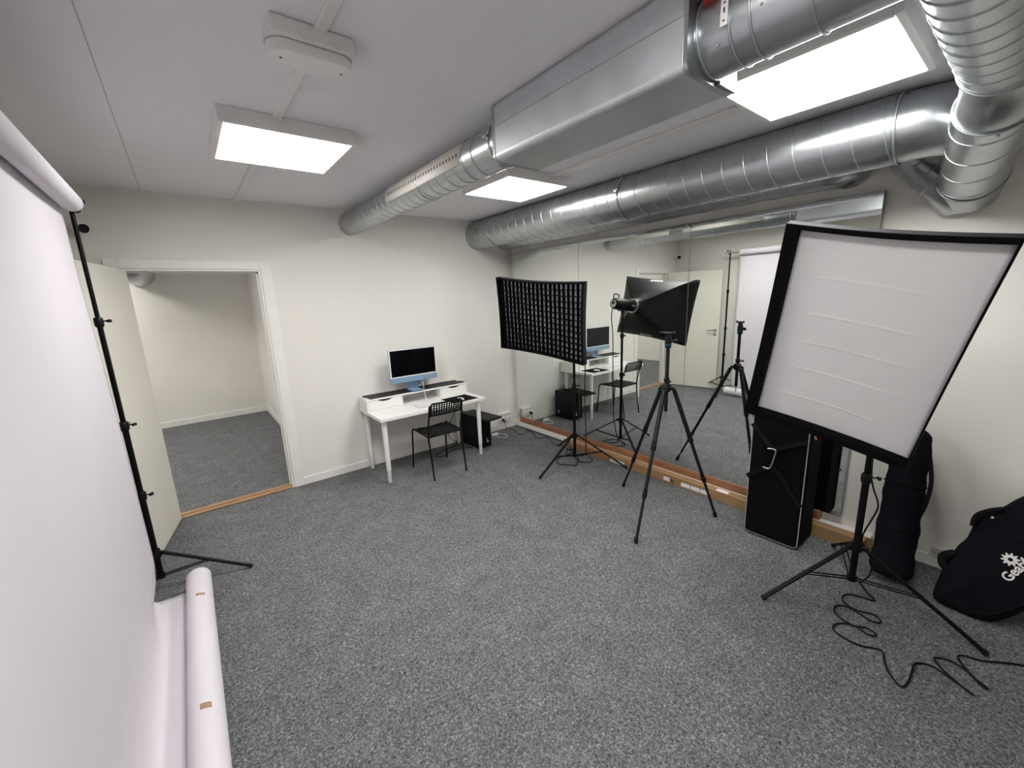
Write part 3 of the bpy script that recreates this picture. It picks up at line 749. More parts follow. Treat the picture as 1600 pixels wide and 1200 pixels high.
def strobe(label, c, n, up, pole, group, zoff=0):
    """studio flash head on axis n ending at c (speed ring); pole = (x,y,z) of the stand top"""
    c, n, up = V(c), V(n).normalized(), V(up).normalized(); s_ = n.cross(up)
    t = thing('studio_strobe', label, 'studio flash', pole, group)
    b = B().use(M['black_plastic']); b.tube([c + n * .01, c - n * .02, c - n * .021, c - n * .270, c - n * .305, c - n * .318], [.075, .075, .062, .062, .056, .050], 32); b.build('body', None, t)
    b = B().use(M['silver']); b.tube([c - n * .012, c - n * .032], .079, 32); b.build('mount_ring', None, t)
    b = B().use(M['silver']); b.tube([c - n * .318, c - n * .3195], .042, 24); b.use(M['black_plastic']).tube([c - n * .3195 + up * .008, c - n * .330 + up * .008], .014, 16); b.build('rear_panel', None, t)
    b = B(); h = c - n * .255 + up * .052
    b.tube(smooth_path([h, h + up * .034, h + up * .046 - n * .012, h + up * .050 - n * .06, h + up * .038 - n * .078, h - up * .02 - n * .066], 4), .006, 10); b.build('handle', M['black_plastic'], t)
    text_mesh('GODOX', c - n * .16 + s_ * .0625 - up * .004, -n if s_.cross(up).dot(n) > 0 else n, up, .020, M['white_print'], 'logo', t)
    text_mesh('GODOX', c - n * .10 - s_ * .0625 - up * .004, n if s_.cross(up).dot(n) < 0 else -n, up, .020, M['white_print'], 'logo', t)
    pl = V(pole); b = B().use(M['black_plastic']); b.tube([pl - V((0, 0, .035)), pl + V((0, 0, .035))], .017, 16)
    m_ = c - n * ((c - pl).dot(n)) - up * .062
    b.tube([pl + V((0, 0, .02)), m_ + up * .012], [.014, .018], 12)
    knob(b, pl + V((0, 0, -.01)), s_, .045, .012); knob(b, pl + V((0, 0, .02)), -s_, .03, .014)
    b.build('tilt_bracket', None, t)
    return t, c - n * .322 - up * .02
import mathutils
BG = 'black rectangular softboxes on stands'; FG = 'black studio flash heads behind the softboxes'
# left softbox with grid
az_, el_, ro_ = 3.264, -.133, -.098
def pose(az, el, ro):
    n = V((math.cos(el) * math.cos(az), math.cos(el) * math.sin(az), math.sin(el))); u0 = V((0, 0, 1)).cross(n).normalized(); v0 = n.cross(u0)
    return u0 * math.cos(ro) + v0 * math.sin(ro), -u0 * math.sin(ro) + v0 * math.cos(ro), n
u, v, n = pose(az_, el_, ro_); c1 = V((2.46, 2.769, 1.549))
softbox('black softbox with an egg-crate fabric grid on its face, by the mirror corner', 'GODOX', c1, u, v, n, .985, .688, .5, (.016, .016, .016, .016), .042, (20, 13), .026, BG, [])
p1 = V((2.996, 2.835))
st1, rear1 = strobe('black flash head mounted behind the grid softbox', c1 - n * .365, n, v, (2.996, 2.835, 1.565), FG)
light_stand('light_stand', 'black light stand carrying the grid softbox in front of the mirror', 'stand', 2.996, 2.835, .095, .315, 1.565,
            [(2.468, 2.807), (3.275, 2.378), (3.246, 3.319)], [.0155, .0130, .0105], [.86, 1.30], (.4, -1, 0), SG)
# right softbox, plain white face
u, v, n = pose(3.131, -.275, -.221); c2 = V((2.199, .495, 1.477))
softbox('large black-rimmed softbox with plain white face, tilted, at right', 'GODOX', c2, u, v, n, .671, .979, .5, (.045, .007, .022, .034), .045, None, .012, BG, [.13, .30, .45, .60, .78])
st2, rear2 = strobe('black flash head hidden behind the large white-faced softbox', c2 - n * .365, n, v, (2.768, .464, 1.555), FG)
light_stand('light_stand', 'black light stand carrying the large white-faced softbox', 'stand', 2.768, .464, .095, .30, 1.555,
            [(2.336, .764), (2.723, -.067), (3.225, .66)], [.0165, .0140, .0110], [.73, 1.20], (.5, -1, 0), SG)

# ------------------------------------------------------------------ tripod
tp = thing('camera_tripod', 'black camera tripod with ball head, empty, in front of the middle mirror', 'tripod', (2.79, 1.685, 0))
tx, ty = 2.79, 1.685
B().tube([(tx, ty, .845), (tx, ty, 1.335)], .0135, 20).build('centre_column', M['carbon'], tp)
b = B(); b.tube([(tx, ty, 1.00), (tx, ty, 1.02), (tx, ty, 1.055), (tx, ty, 1.065)], [.024, .036, .032, .020], 20)
b.tube([(tx, ty, 1.075), (tx, ty, 1.105)], .021, 20); knob(b, (tx - .01, ty - .015, 1.085), (-.6, -.7, 0), .022, .012); b.build('shoulder', M['black_plastic'], tp)
b = B(); b.tube([(tx, ty, 1.335), (tx, ty, 1.352)], .022, 20); hd_ = b.build('head_base', M['black_plastic'], tp)
B().tube([(tx, ty, 1.352), (tx, ty, 1.362)], .0245, 24).build('blue_ring', M['blue_ring'], tp)
bh = thing  # ball head parts stay on the tripod
b = B(); b.tube([(tx, ty, 1.362), (tx, ty, 1.41)], .024, 20); b.ball((tx, ty, 1.412), .020); b.tube([(tx, ty, 1.42), (tx, ty, 1.436)], .018, 16)
b.tube([(tx, ty, 1.385), (tx + .02, ty - .035, 1.385)], .008, 10); b.tube([(tx + .02, ty - .035, 1.385), (tx + .032, ty - .056, 1.385)], [.014, .013], 14)
b.build('ball_head', M['black_plastic'], tp)
b = B(); b.box((tx - .026, ty - .026, 1.436), (tx + .026, ty + .026, 1.448), .003); b.tube([(tx - .03, ty + .045, 1.447), (tx + .025, ty - .035, 1.447)], .006, 10)
b.ball((tx - .03, ty + .045, 1.447), .010); b.ball((tx + .025, ty - .035, 1.447), .010); b.build('plate_clamp', M['black_plastic'], tp)
B().tube([(tx, ty, .79), (tx, ty, .845)], [.003, .006], 8).build('weight_hook', M['silver'], tp)
for fx, fy in ((2.267, 1.561), (3.018, 1.36), (2.927, 2.164)):
    d = V((fx - tx, fy - ty, 0)); hd2 = d.normalized(); a = V((tx, ty, 1.015)) + hd2 * .055; e = V((fx, fy, .008))
    k = B(); k.tube([V((tx, ty, 1.035)) + hd2 * .015, a + V((0, 0, .008))], [.016, .015], 12); sd = hd2.cross(V((0, 0, 1))); k.tube([a - sd * .020, a + sd * .020], .012, 14); 
    A_ = lambda q: a + (e - a) * q
    lg = B(); lg.tube([A_(0), A_(.38)], .0165, 18); lg.tube([A_(.38), A_(.70)], .0130, 18); lg.tube([A_(.70), A_(.985)], .0100, 18)
    leg = lg.build('leg', M['carbon'], tp)
    k.build('hinge', M['black_plastic'], leg)
    for q, rr in ((.385, .0195), (.70, .0165)):
        tl = B(); s0 = .020
        tl.tube([A_(q - s0), A_(q - s0 * .8), A_(q + s0 * .8), A_(q + s0)], [rr - .003, rr, rr, rr - .003], 12); tl.tube([A_(q - s0 * 2), A_(q - s0 * 1.1)], rr - .0015, 12); tl.build('twist_lock', M['rubber'], leg)
    ft = B(); ft.tube([A_(.965), A_(.985), e], [.011, .015, .0135], 14); ft.ball(e + V((0, 0, .004)), .0125); ft.build('rubber_foot', M['rubber'], leg)

# ------------------------------------------------------------------ desk
dk = thing('desk', 'white rectangular desk on four round adjustable legs against the far wall', 'desk', (1.895, 4.01, 0))
DZT = .67
B().box((1.295, 3.71, DZT - .034), (2.495, 4.310, DZT), .003).build('desktop', M['white'], dk)
for x, y in ((1.345, 3.765), (2.43, 3.768), (1.345, 4.25), (2.43, 4.25)):
    b = B(); b.tube([(x, y, DZT - .034), (x, y, DZT - .042)], .034, 24); b.tube([(x, y, DZT - .042), (x, y, .13)], [.0255, .0215], 24); lg = b.build('leg', M['white'], dk)
    B().tube([(x, y, .132), (x, y, .128), (x, y, .008), (x, y, 0)], [.020, .0185, .0185, .016], 24).build('leg_extender', M['plastic_white'], lg)
# drawer shelf unit on the desk
hu = thing('desk_shelf_unit', 'low white two-drawer shelf unit along the back of the desk', 'shelf unit', (1.895, 4.19, DZT))
hx0, hx1, hy0, hy1, hz0, hz1 = 1.30, 2.49, 4.07, 4.312, DZT, .790
b = B(); b.box((hx0, hy0, hz0), (hx0 + .014, hy1, hz1), .001); b.box((hx1 - .014, hy0, hz0), (hx1, hy1, hz1), .001)
b.box((hx0 + .014, hy0, hz1 - .014), (hx1 - .014, hy1, hz1), .001)
b.box((1.672, hy0, hz0), (1.684, hy1, hz1 - .014)); b.box((2.132, hy0, hz0), (2.144, hy1, hz1 - .014))
b.box((hx0 + .014, hy1 - .006, hz0), (hx1 - .014, hy1, hz1 - .014)); b.box((hx0 + .014, hy0 + .004, hz0), (1.672, hy1, hz0 + .006)); b.box((2.144, hy0 + .004, hz0), (hx1 - .014, hy1, hz0 + .006))
b.build('carcass', M['white'], hu)
for a, e in ((hx0 + .016, 1.670), (2.146, hx1 - .016)):
    z0_, z1_ = hz0 + .008, hz1 - .017; mid = (a + e) / 2; hw = .075; dp = .020; pts = [(a, z0_), (e, z0_), (e, z1_), (mid + hw, z1_)]
    for k in range(1, 12): 
        q = k / 12; pts.append((mid + hw - 2 * hw * q, z1_ - dp * (math.sin(PI * q) ** .6)))
    pts += [(mid - hw, z1_), (a, z1_)]
    dr = B().prism([(px, hy0, pz) for px, pz in pts], (0, .014, 0)).build('drawer', M['white'], hu)
    B().box((mid - hw - .01, hy0 + .018, z1_ - dp - .01), (mid + hw + .01, hy0 + .020, z1_)).build('recess_shade', M['ink'], dr)  # black sheet colours in the shade inside the drawer notch
for yy0, yy1, xa, xb in ((4.205, 4.285, 1.325, 2.44), (4.092, 4.185, 1.345, 2.47)):
    B().box((xa, yy0, hz1), (xb, yy1, hz1 + .009), .003).build('top_strip', M['black_plastic'], hu)
# computer
cm = thing('desktop_computer', 'slim blue all-in-one computer with black screen on the shelf unit', 'computer', (1.865, 4.17, .799))
cz0, cz1, cx0, cx1, cy0 = .897, 1.262, 1.592, 2.139, 4.125
B().box((cx0, cy0, cz0), (cx1, cy0 + .0125, cz1), .004, seg=3).build('case', M['blue'], cm)
B().box((cx0 + .002, cy0 - .001, cz0 + .060), (cx1 - .002, cy0 + .003, cz1 - .002), .001).build('bezel', M['plastic_white'], cm)
B().box((cx0 + .016, cy0 - .0016, cz0 + .072), (cx1 - .016, cy0 + .002, cz1 - .016)).build('screen', M['screen'], cm)
b = B(); b.prism([(1.80, cy0 + .020, .995), (1.93, cy0 + .020, .995), (1.93, cy0 + .075, .803), (1.80, cy0 + .075, .803)], (0, .004, 0)); b.box((1.80, cy0 + .012, .97), (1.93, cy0 + .026, 1.02), .002)
b.box((1.80, cy0 - .062, .7992), (1.93, cy0 + .080, .8035), .001); b.build('stand', M['blue'], cm)
B().tube(smooth_path([(1.95, cy0 + .014, .93), (1.965, cy0 + .03, .88), (1.955, cy0 - .01, .825), (1.93, cy0 - .06, .801), (1.925, cy0 - .085, .770), (1.93, cy0 - .10, .70), (1.95, cy0 - .12, .675)], 6), .0025, 8).build('power_cable', M['plastic_white'], cm)
# keyboard, mat, mouse
kb = thing('keyboard', 'slim white keyboard lying on the desk left of the mouse mat', 'keyboard', (1.89, 3.87, DZT))
R3 = Matrix.Translation((1.885, 3.865, DZT)) @ Matrix.Rotation(-.05, 4, 'Z')
B().box((-.14, -.058, 0), (.14, .058, .006), .002, R3).build('keyboard_base', M['silver'], kb)
b = B()
for j in range(5):
    for i in range(14):
        if j == 0 and 4 <= i <= 8: continue
        x_ = -.134 + i * .0192; y_ = -.053 + j * .0215; b.box((x_, y_, .006), (x_ + .0165, y_ + .018, .0085), .0008, R3, seg=1)
b.box((-.134 + 4 * .0192, -.053, .006), (-.134 + 8 * .0192 + .0165, -.035, .0085), .0008, R3, seg=1)
b.build('keys', M['plastic_white'], kb)
R4 = Matrix.Translation((2.245, 3.86, DZT)) @ Matrix.Rotation(.06, 4, 'Z')
tag(B().box((-.155, -.135, 0), (.165, .130, .003), .001, R4).build('mouse_mat', M['black_fabric']), 'black rectangular mouse mat on the right half of the desk', 'mouse mat')
tag(B().ball((2.245, 3.83, DZT + .004), .05, (.62, 1.15, .32), 24).build('computer_mouse', M['plastic_white']), 'smooth white mouse on the black mouse mat', 'mouse')

# ------------------------------------------------------------------ chair
ch = thing('chair', 'black metal-legged chair with perforated plastic back, drawn up to the desk', 'chair', (1.88, 3.72, 0))
rl, rrr = (1.693, 3.495), (2.055, 3.483); fl_, frr = (1.685, 3.966), (2.091, 3.956)
SZ = .445
# side frames: front leg, seat rail, rear leg / back upright
for (rx, ry), (fx, fy), sx in ((rl, fl_, 1), (rrr, frr, -1)):
    tr = (rx + (.002 if sx > 0 else -.012), 3.465)
    rear = [(rx, ry, 0), (rx, ry + .03, .22), (rx - .003 * sx, 3.548, SZ - .01), (rx - .004 * sx, 3.515, .60), (tr[0], 3.478, .70), (tr[0], 3.462, .765)]
    lb = B(); lb.tube(smooth_path(rear, 5), .0085, 14); leg = lb.build('leg', M['black'], ch)
    B().tube([(rx, ry, 0), (rx, ry, .012)], .0105, 12).build('leg_cap', M['rubber'], leg)
    front = [(fx, fy, 0), (fx + .006 * sx, fy - .020, .22), (fx + .010 * sx, fy - .035, SZ - .045), (fx + .012 * sx, fy - .055, SZ - .012), (fx + .012 * sx, fy - .09, SZ - .008), (rx - .003 * sx, 3.552, SZ - .012)]
    lb = B(); lb.tube(smooth_path(front, 5), .0085, 14); leg = lb.build('leg', M['black'], ch)
    B().tube([(fx, fy, 0), (fx, fy, .012)], .0105, 12).build('leg_cap', M['rubber'], leg)
B().tube([(1.69, 3.555, SZ - .014), (2.058, 3.55, SZ - .014)], .008, 12).build('cross_rail', M['black'], ch)
# seat with slots
b = B(); sx0, sx1, sy0, sy1 = 1.70, 2.062, 3.535, 3.915
def seatz(a, e): return SZ + .004 - .016 * math.sin(PI * a) * (0.6 + .4 * e) + (.004 if e > .9 else 0) - (.030 * max(0, (e - .9) / .1) ** 2)
def slab(xa, xb, ya, yb):
    def fn(p_, q): 
        x = xa + (xb - xa) * p_; y = ya + (yb - ya) * q
        wx = 1 + .05 * (y - sy0) / (sy1 - sy0); xc = (sx0 + sx1) / 2; return (xc + (x - xc) * wx, y, seatz((x - sx0) / (sx1 - sx0), (y - sy0) / (sy1 - sy0)))
    b.grid(fn, 4, 8, (0, 0, -.005))
NS = 13
slab(sx0, sx0 + .045, sy0, sy1); slab(sx1 - .045, sx1, sy0, sy1); slab(sx0 + .045, sx1 - .045, sy0, sy0 + .05); slab(sx0 + .045, sx1 - .045, sy1 - .10, sy1)
for k in range(NS):
    y = sy0 + .05 + (sy1 - sy0 - .15) * (k + .5) / NS; slab(sx0 + .045, sx1 - .045, y - .0055, y + .0055)
for x in ((sx0 + sx1) / 2 - .055, (sx0 + sx1) / 2 + .055): slab(x - .006, x + .006, sy0 + .05, sy1 - .10)
b.build('seat', M['black_plastic'], ch)
# back: perforated panel with rounded top corners
bx0, bx1, bz0, bz1 = 1.680, 2.058, .655, .792
nx, nz = 12, 5; b = B(); mgx, mgz0, mgz1 = .028, .014, .014; hw_ = (bx1 - bx0 - 2 * mgx) / nx; hh_ = (bz1 - bz0 - mgz0 - mgz1) / nz
xs = [bx0]; 
for i in range(nx): xs += [bx0 + mgx + hw_ * i + hw_ * .22, bx0 + mgx + hw_ * (i + 1) - hw_ * .22]
xs.append(bx1)
zs = [bz0]
for j in range(nz): zs += [bz0 + mgz0 + hh_ * j + hh_ * .22, bz0 + mgz0 + hh_ * (j + 1) - hh_ * .22]
zs.append(bz1)
def backp(x, z):
    a = (x - bx0) / (bx1 - bx0); d = min(x - bx0, bx1 - x); top = z
    if z > bz1 - .04 and d < .035: top = z - (1 - math.sqrt(max(0, 1 - (1 - d / .035) ** 2))) * .030 * (z - (bz1 - .04)) / .04
    return V((x, 3.462 + .018 * (1 - (2 * a - 1) ** 2) * -1 - (z - bz0) * .22 + .03, top))
tm = bmesh.new(); G = {}
for s_ in (0, 1):
    for i, x in enumerate(xs):
        for j, z in enumerate(zs): G[(s_, i, j)] = tm.verts.new(backp(x, z) + V((0, .006 * s_, 0)))
hole = lambda i, j: i % 2 == 1 and j % 2 == 1 and 0 < i < len(xs) - 2 and 0 < j < len(zs) - 2
for i in range(len(xs) - 1):
    for j in range(len(zs) - 1):
        if hole(i, j):
            cs = [(i, j), (i + 1, j), (i + 1, j + 1), (i, j + 1)]
            for k in range(4):
                p_, q = cs[k], cs[(k + 1) % 4]; tm.faces.new((G[(0, *p_)], G[(0, *q)], G[(1, *q)], G[(1, *p_)]))
        else:
            for s_ in (0, 1): tm.faces.new((G[(s_, i, j)], G[(s_, i + 1, j)], G[(s_, i + 1, j + 1)], G[(s_, i, j + 1)]))
I, J = len(xs) - 1, len(zs) - 1
for i in range(I):
    for j in (0, J): tm.faces.new((G[(0, i, j)], G[(0, i + 1, j)], G[(1, i + 1, j)], G[(1, i, j)]))
for j in range(J):
    for i in (0, I): tm.faces.new((G[(0, i, j)], G[(0, i, j + 1)], G[(1, i, j + 1)], G[(1, i, j)]))
b._add(tm, False); b.build('backrest', M['black_plastic'], ch)

# ------------------------------------------------------------------ computer tower and bits
pc = thing('computer_tower', 'black computer tower standing on the carpet under the right end of desk', 'computer tower', (2.575, 4.07, 0))
B().box((2.483, 3.895, .008), (2.672, 4.255, .392), .006).build('tower_case', M['black_plastic'], pc)
b = B(); b.box((2.490, 3.886, .02), (2.665, 3.896, .385), .004); b.build('front_panel', M['black'], pc)
b = B()
for k in range(3): b.box((2.6735 - .001, 4.16, .06 + k * .02), (2.6735 + .0005, 4.20, .066 + k * .02))
b.box((2.60, 3.8850, .07), (2.625, 3.8862, .085)); b.box((2.60, 3.8850, .10), (2.612, 3.8862, .112)); b.build('sticker', M['label'], pc)
b = B()
for x in (2.50, 2.65):
    for y in (3.92, 4.23): b.tube([(x, y, 0), (x, y, .01)], .012, 12)
b.build('foot_pad', M['rubber'], pc)
R5 = Matrix.Translation((2.55, 3.90, .400)) @ Matrix.Rotation(.10, 4, 'Z')
lt = thing('closed_laptop', 'flat black device lying on the computer tower, overhanging its front', 'laptop', (2.55, 3.90, .394))
B().box((-.105, -.24, -.006), (.105, .22, .008), .004, R5).build('device_base', M['black_plastic'], lt)
B().box((-.105, -.24, .009), (.105, .22, .016), .003, R5).build('device_lid', M['black'], lt)
def cable(name, label, pts, r, m='cable', cat='cable', group=None, n=6):
    return tag(B().tube(smooth_path(pts, n), r, 8).build(name, M[m]), label, cat, group)
cable('tower_cable', 'black cables looping behind the computer tower under the desk', [(2.56, 4.262, .37), (2.45, 4.29, .42), (2.36, 4.29, .30), (2.30, 4.28, .16), (2.36, 4.25, .05), (2.46, 4.25, .02), (2.36, 4.20, .012), (2.20, 4.16, .008), (2.06, 4.11, .006), (2.00, 4.06, .005), (2.07, 4.00, .005), (2.22, 4.08, .006), (2.40, 4.05, .006), (2.455, 3.99, .006)], .004)
cable('monitor_cable', 'thin dark cable hanging from the desk back to the tower', [(2.0, 4.318, .66), (2.05, 4.30, .56), (2.15, 4.30, .50), (2.28, 4.29, .53), (2.38, 4.295, .46), (2.45, 4.28, .38), (2.52, 4.263, .34)], .003)
# sockets
def socket(label, o, U, N, w, h, d, cols, rows):
    o, U, N = V(o), V(U), V(N); Z = V((0, 0, 1))
    t = thing('wall_socket', label, 'socket', tuple(o), 'white surface-mounted wall sockets')
    mt = Matrix((U.to_4d(), Z.to_4d(), N.to_4d(), V((0, 0, 0, 1)))).transposed(); mt.translation = o; mt[3][3] = 1
    B().box((-w / 2, -h / 2, 0), (w / 2, h / 2, d), .004, mt).build('socket_body', M['plastic_white'], t)
    b = B()
    for i in range(cols):
        for j in range(rows):
            c_ = o + U * (-w / 2 + w * (i + .5) / cols) + Z * (-h / 2 + h * (j + .5) / rows)
            for q in (-.009, .009):
                p_ = c_ + U * q * .9 + Z * 0; b.tube([p_ + N * (d - .0005), p_ + N * (d + .0008)], .0045, 8)
            b.tube(ring_pts(c_ + N * d, N, .0185, 24), .0008, 4, closed=True)
    b.build('socket_holes', M['dark_grey'], t)
    return t
socket('white six-outlet socket box low on the far wall beside the desk', (3.19, YF, .172), (1, 0, 0), (0, -1, 0), .185, .118, .045, 3, 2)
socket('white socket box low on the right wall behind the logo bag', (XR, .13, .108), (0, 1, 0), (-1, 0, 0), .20, .07, .035, 3, 1)
pg = thing('power_plug', 'black plug in the far wall socket box', 'plug', (3.135, YF - .05, .14))
B().tube([(3.135, YF - .046, .142), (3.135, YF - .075, .142), (3.137, YF - .092, .125)], [.017, .017, .010], 14).build('plug_body', M['rubber'], pg)
cable('power_cable', 'black power cable snaking from wall socket along the mirror board to stand', [(3.137, YF - .09, .125), (3.15, 4.22, .05), (3.22, 4.16, .012), (3.20, 4.05, .005), (3.165, 3.98, .005), (3.22, 3.95, .005), (3.30, 3.99, .005), (3.335, 4.02, .012), (3.325, 3.88, .006), (3.24, 3.73, .005), (3.29, 3.66, .005), (3.335, 3.64, .006), (3.335, 3.60, .010), (3.28, 3.50, .006), (3.24, 3.38, .005), (3.27, 3.30, .005), (3.25, 3.20, .006), (3.20, 3.05, .006)], .004)
t = thing('white_adapter', 'small white power adapter with coiled lead on the carpet by the tower', 'adapter', (2.93, 4.18, 0))
B().box((2.88, 4.15, 0), (2.97, 4.20, .028), .005, None).build('adapter_body', M['plastic_white'], t)
B().tube(smooth_path([(2.97, 4.17, .012), (3.02, 4.13, .006), (3.03, 4.07, .005), (3.0, 4.01, .005), (2.95, 4.02, .005), (2.91, 4.08, .005), (2.90, 4.14, .01)], 6), .0045, 8).build('adapter_lead', M['plastic_white'], t)
cable('white_wall_cable', 'thin white lead from the far wall socket down to the carpet', [(3.16, YF - .045, .15), (3.15, YF - .05, .10), (3.08, YF - .03, .085), (2.95, YF - .02, .085), (2.90, 4.27, .05), (2.90, 4.21, .012)], .003, 'plastic_white')
# strobe cables
r1 = rear1
LOOP1 = [(3.091, 3.052), (3.118, 3.0), (3.193, 2.954), (3.257, 2.918), (3.223, 2.823), (3.189, 2.757), (3.12, 2.751), (3.077, 2.793), (3.071, 2.87), (3.144, 2.976), (3.259, 3.134), (3.169, 3.138), (3.125, 3.046), (3.134, 2.985), (3.12, 2.897), (3.008, 2.811), (2.947, 2.8), (2.906, 2.862), (2.86, 2.929), (2.888, 2.996), (2.978, 3.058)]
cable('strobe_cable', 'black mains cable hanging from the flash head behind the grid softbox', [r1 + V((0, 0, -.03)), (3.165, 2.85, 1.50), (3.15, 2.84, 1.30), (3.155, 2.83, 1.0), (3.145, 2.83, .7), (3.15, 2.82, .42), (3.13, 2.80, .22), (3.10, 2.80, .08)] + [(x_, y_, .006) for x_, y_ in LOOP1] + [(3.20, 3.05, .006)], .0050)
r2 = rear2
RC = [(2.915, .451), (2.839, .404), (2.786, .353), (2.767, .404), (2.744, .459), (2.692, .478), (2.644, .459), (2.623, .402), (2.652, .337), (2.63, .302), (2.599, .303), (2.588, .338), (2.609, .398), (2.614, .451), (2.58, .48), (2.529, .475), (2.492, .436), (2.482, .377), (2.513, .336), (2.5, .297), (2.478, .296), (2.466, .326), (2.482, .37), (2.464, .415), (2.422, .444), (2.376, .439), (2.353, .395), (2.353, .328), (2.394, .254), (2.323, .229), (2.262, .2), (2.218, .156), (2.269, .14), (2.36, .139), (2.415, .139), (2.449, .109), (2.453, .071), (2.428, .016), (2.398, -.042), (2.399, -.032), (2.427, .005), (2.464, .051), (2.508, .083), (2.529, .083), (2.554, .05), (2.55, .006), (2.517, -.038), (2.485, -.08), (2.48, -.066), (2.529, -.027), (2.581, .009), (2.617, .02), (2.641, .003), (2.662, -.048), (2.709, -.102), (2.743, -.141), (2.767, -.175), (2.85, -.30), (2.95, -.5), (2.9, -.8)]
cable('strobe_cable', 'long black cable coiled on the carpet below the large white-faced softbox', [r2 + V((0, 0, -.03)), r2 + V((.03, -.01, -.12)), (2.83, .47, 1.2), (2.82, .462, .95), (2.80, .453, .751), (2.80, .438, .662), (2.80, .405, .561), (2.80, .422, .47), (2.80, .444, .389), (2.80, .449, .327), (2.80, .42, .273), (2.80, .394, .214), (2.83, .40, .12), (2.89, .44, .02)] + [(x_, y_, .005) for x_, y_ in RC], .0042, n=4)

# ------------------------------------------------------------------ carton
ct = thing('cardboard_carton', 'long low brown cardboard carton lying on the carpet along the mirror', 'carton', (3.31, 1.86, 0))
q0, q1 = V((3.288, 3.20, 0)), V((3.275, .515, 0)); wd = V((.074, 0, 0)); hz = .086
B().prism([q0, q0 + wd, q0 + wd + V((0, 0, hz)), q0 + V((0, 0, hz))], q1 - q0, bev=.003).build('carton_body', M['carton'], ct)
def on_front(y, z, x=0): k = (q0.y - y) / (q0.y - q1.y); return V((q0.x + (q1.x - q0.x) * k - .0012 - x, y, z))
def front_label(ya, yb, za, zb, m='label', n_='address_label'):
    a, b_ = on_front(ya, za), on_front(yb, za); return B().prism([a, b_, b_ + V((0, 0, zb - za)), a + V((0, 0, zb - za))], (.001, 0, 0)).build(n_, M[m], ct)
front_label(2.60, 2.42, .012, .050); front_label(1.975, 1.915, .022, .058)
for k in range(3): front_label(1.80 - k * .09, 1.718 - k * .09, .020, .055)
b = B()
for k in range(5): a = on_front(1.90 - k * .006, .024, .0002); b.box(tuple(a), tuple(a + V((.001, .003, .028))))
b.build('printed_marks', M['ink'], ct)
B().box((3.290, 1.40, hz), (3.335, 1.50, hz + .001)).build('top_label', M['label'], ct)
b = B(); b.prism([q0 + V((.002, 0, .01)), q0 + V((.002, 0, hz)), q0 + V((.006, .09, hz + .004)), q0 + V((.006, .09, .02))], (.004, 0, 0)); b.build('end_flap', M['carton'], ct)
b = B(); b.prism([q1 + V((.066, 0, .008)), q1 + V((.066, 0, hz)), q1 + V((.085, -.05, hz - .01)), q1 + V((.085, -.05, .02))], (.004, 0, 0)); b.build('end_flap', M['carton'], ct)

# ------------------------------------------------------------------ suitcase
sc_ = thing('equipment_case', 'tall black wheeled fabric case with grey piping and crossed straps', 'case', (3.11, .965, 0))
X0, X1, YA, YB_, ZT = 2.968, 3.262, .795, 1.135, .98
B().box((X0, YA, .012), (X1, YB_, ZT), .028, seg=4).build('case_body', M['black_fabric'], sc_)
def rr2(x, ya, yb, za, zb, r):
    pts = []
    for cy, cz, a0 in ((yb - r, za + r, -90), (yb - r, zb - r, 0), (ya + r, zb - r, 90), (ya + r, za + r, 180)):
        for k in range(6): a = math.radians(a0 + 18 * k); pts.append((x, cy + r * math.cos(a), cz + r * math.sin(a)))
    return pts
B().tube(rr2(X0 + .010, YA + .004, YB_ - .004, .018, ZT - .006, .03), .0035, 8, closed=True).build('piping', M['piping'], sc_)
b = B(); fx = X0 - .006
b.flat(smooth_path([(fx + .004, 1.130, .83), (fx - .004, 1.06, .76), (fx - .018, .985, .685)], 6), .032, .003, (-1, 0, 0))
b.flat(smooth_path([(fx - .018, .985, .685), (fx - .010, .90, .73), (fx + .002, .80, .775)], 6), .030, .003, (-1, 0, 0))
b.flat(smooth_path([(fx - .016, 1.005, .545), (fx - .008, 1.07, .50), (fx + .002, 1.137, .44)], 6), .030, .003, (-1, 0, 0))
b.flat(smooth_path([(fx - .016, 1.005, .545), (fx - .010, .93, .52), (fx - .004, .87, .42), (fx + .0, .80, .33)], 6), .032, .003, (-1, 0, 0))
b.build('strap', M['strap'], sc_)
b = B(); b.tube(smooth_path([(fx - .020, 1.015, .685), (fx - .024, .975, .69), (fx - .024, .965, .67), (fx - .024, .985, .565), (fx - .024, 1.005, .545), (fx - .020, 1.035, .548)], 5), .0045, 10); b.build('metal_hook', M['silver'], sc_)
B().tube([(X1 - .2, YA - .012, .775), (X1 - .2, YA - .002, .795)], .006, 8).build('zip_pull', M['orange'], sc_)
b = B(); b.box((X0 + .06, YA - .005, .05), (X0 + .075, YA + .003, ZT - .05), .001); b.build('zip', M['strap'], sc_)
b = B()
for y in (YA + .04, YB_ - .04): b.tube([(X1 - .03, y - .012, .02), (X1 - .03, y + .012, .02)], .02, 16)
for y in (YA + .05, YB_ - .05): b.box((X0 + .02, y - .015, 0), (X0 + .06, y + .015, .016), .003)
b.build('wheel', M['rubber'], sc_)

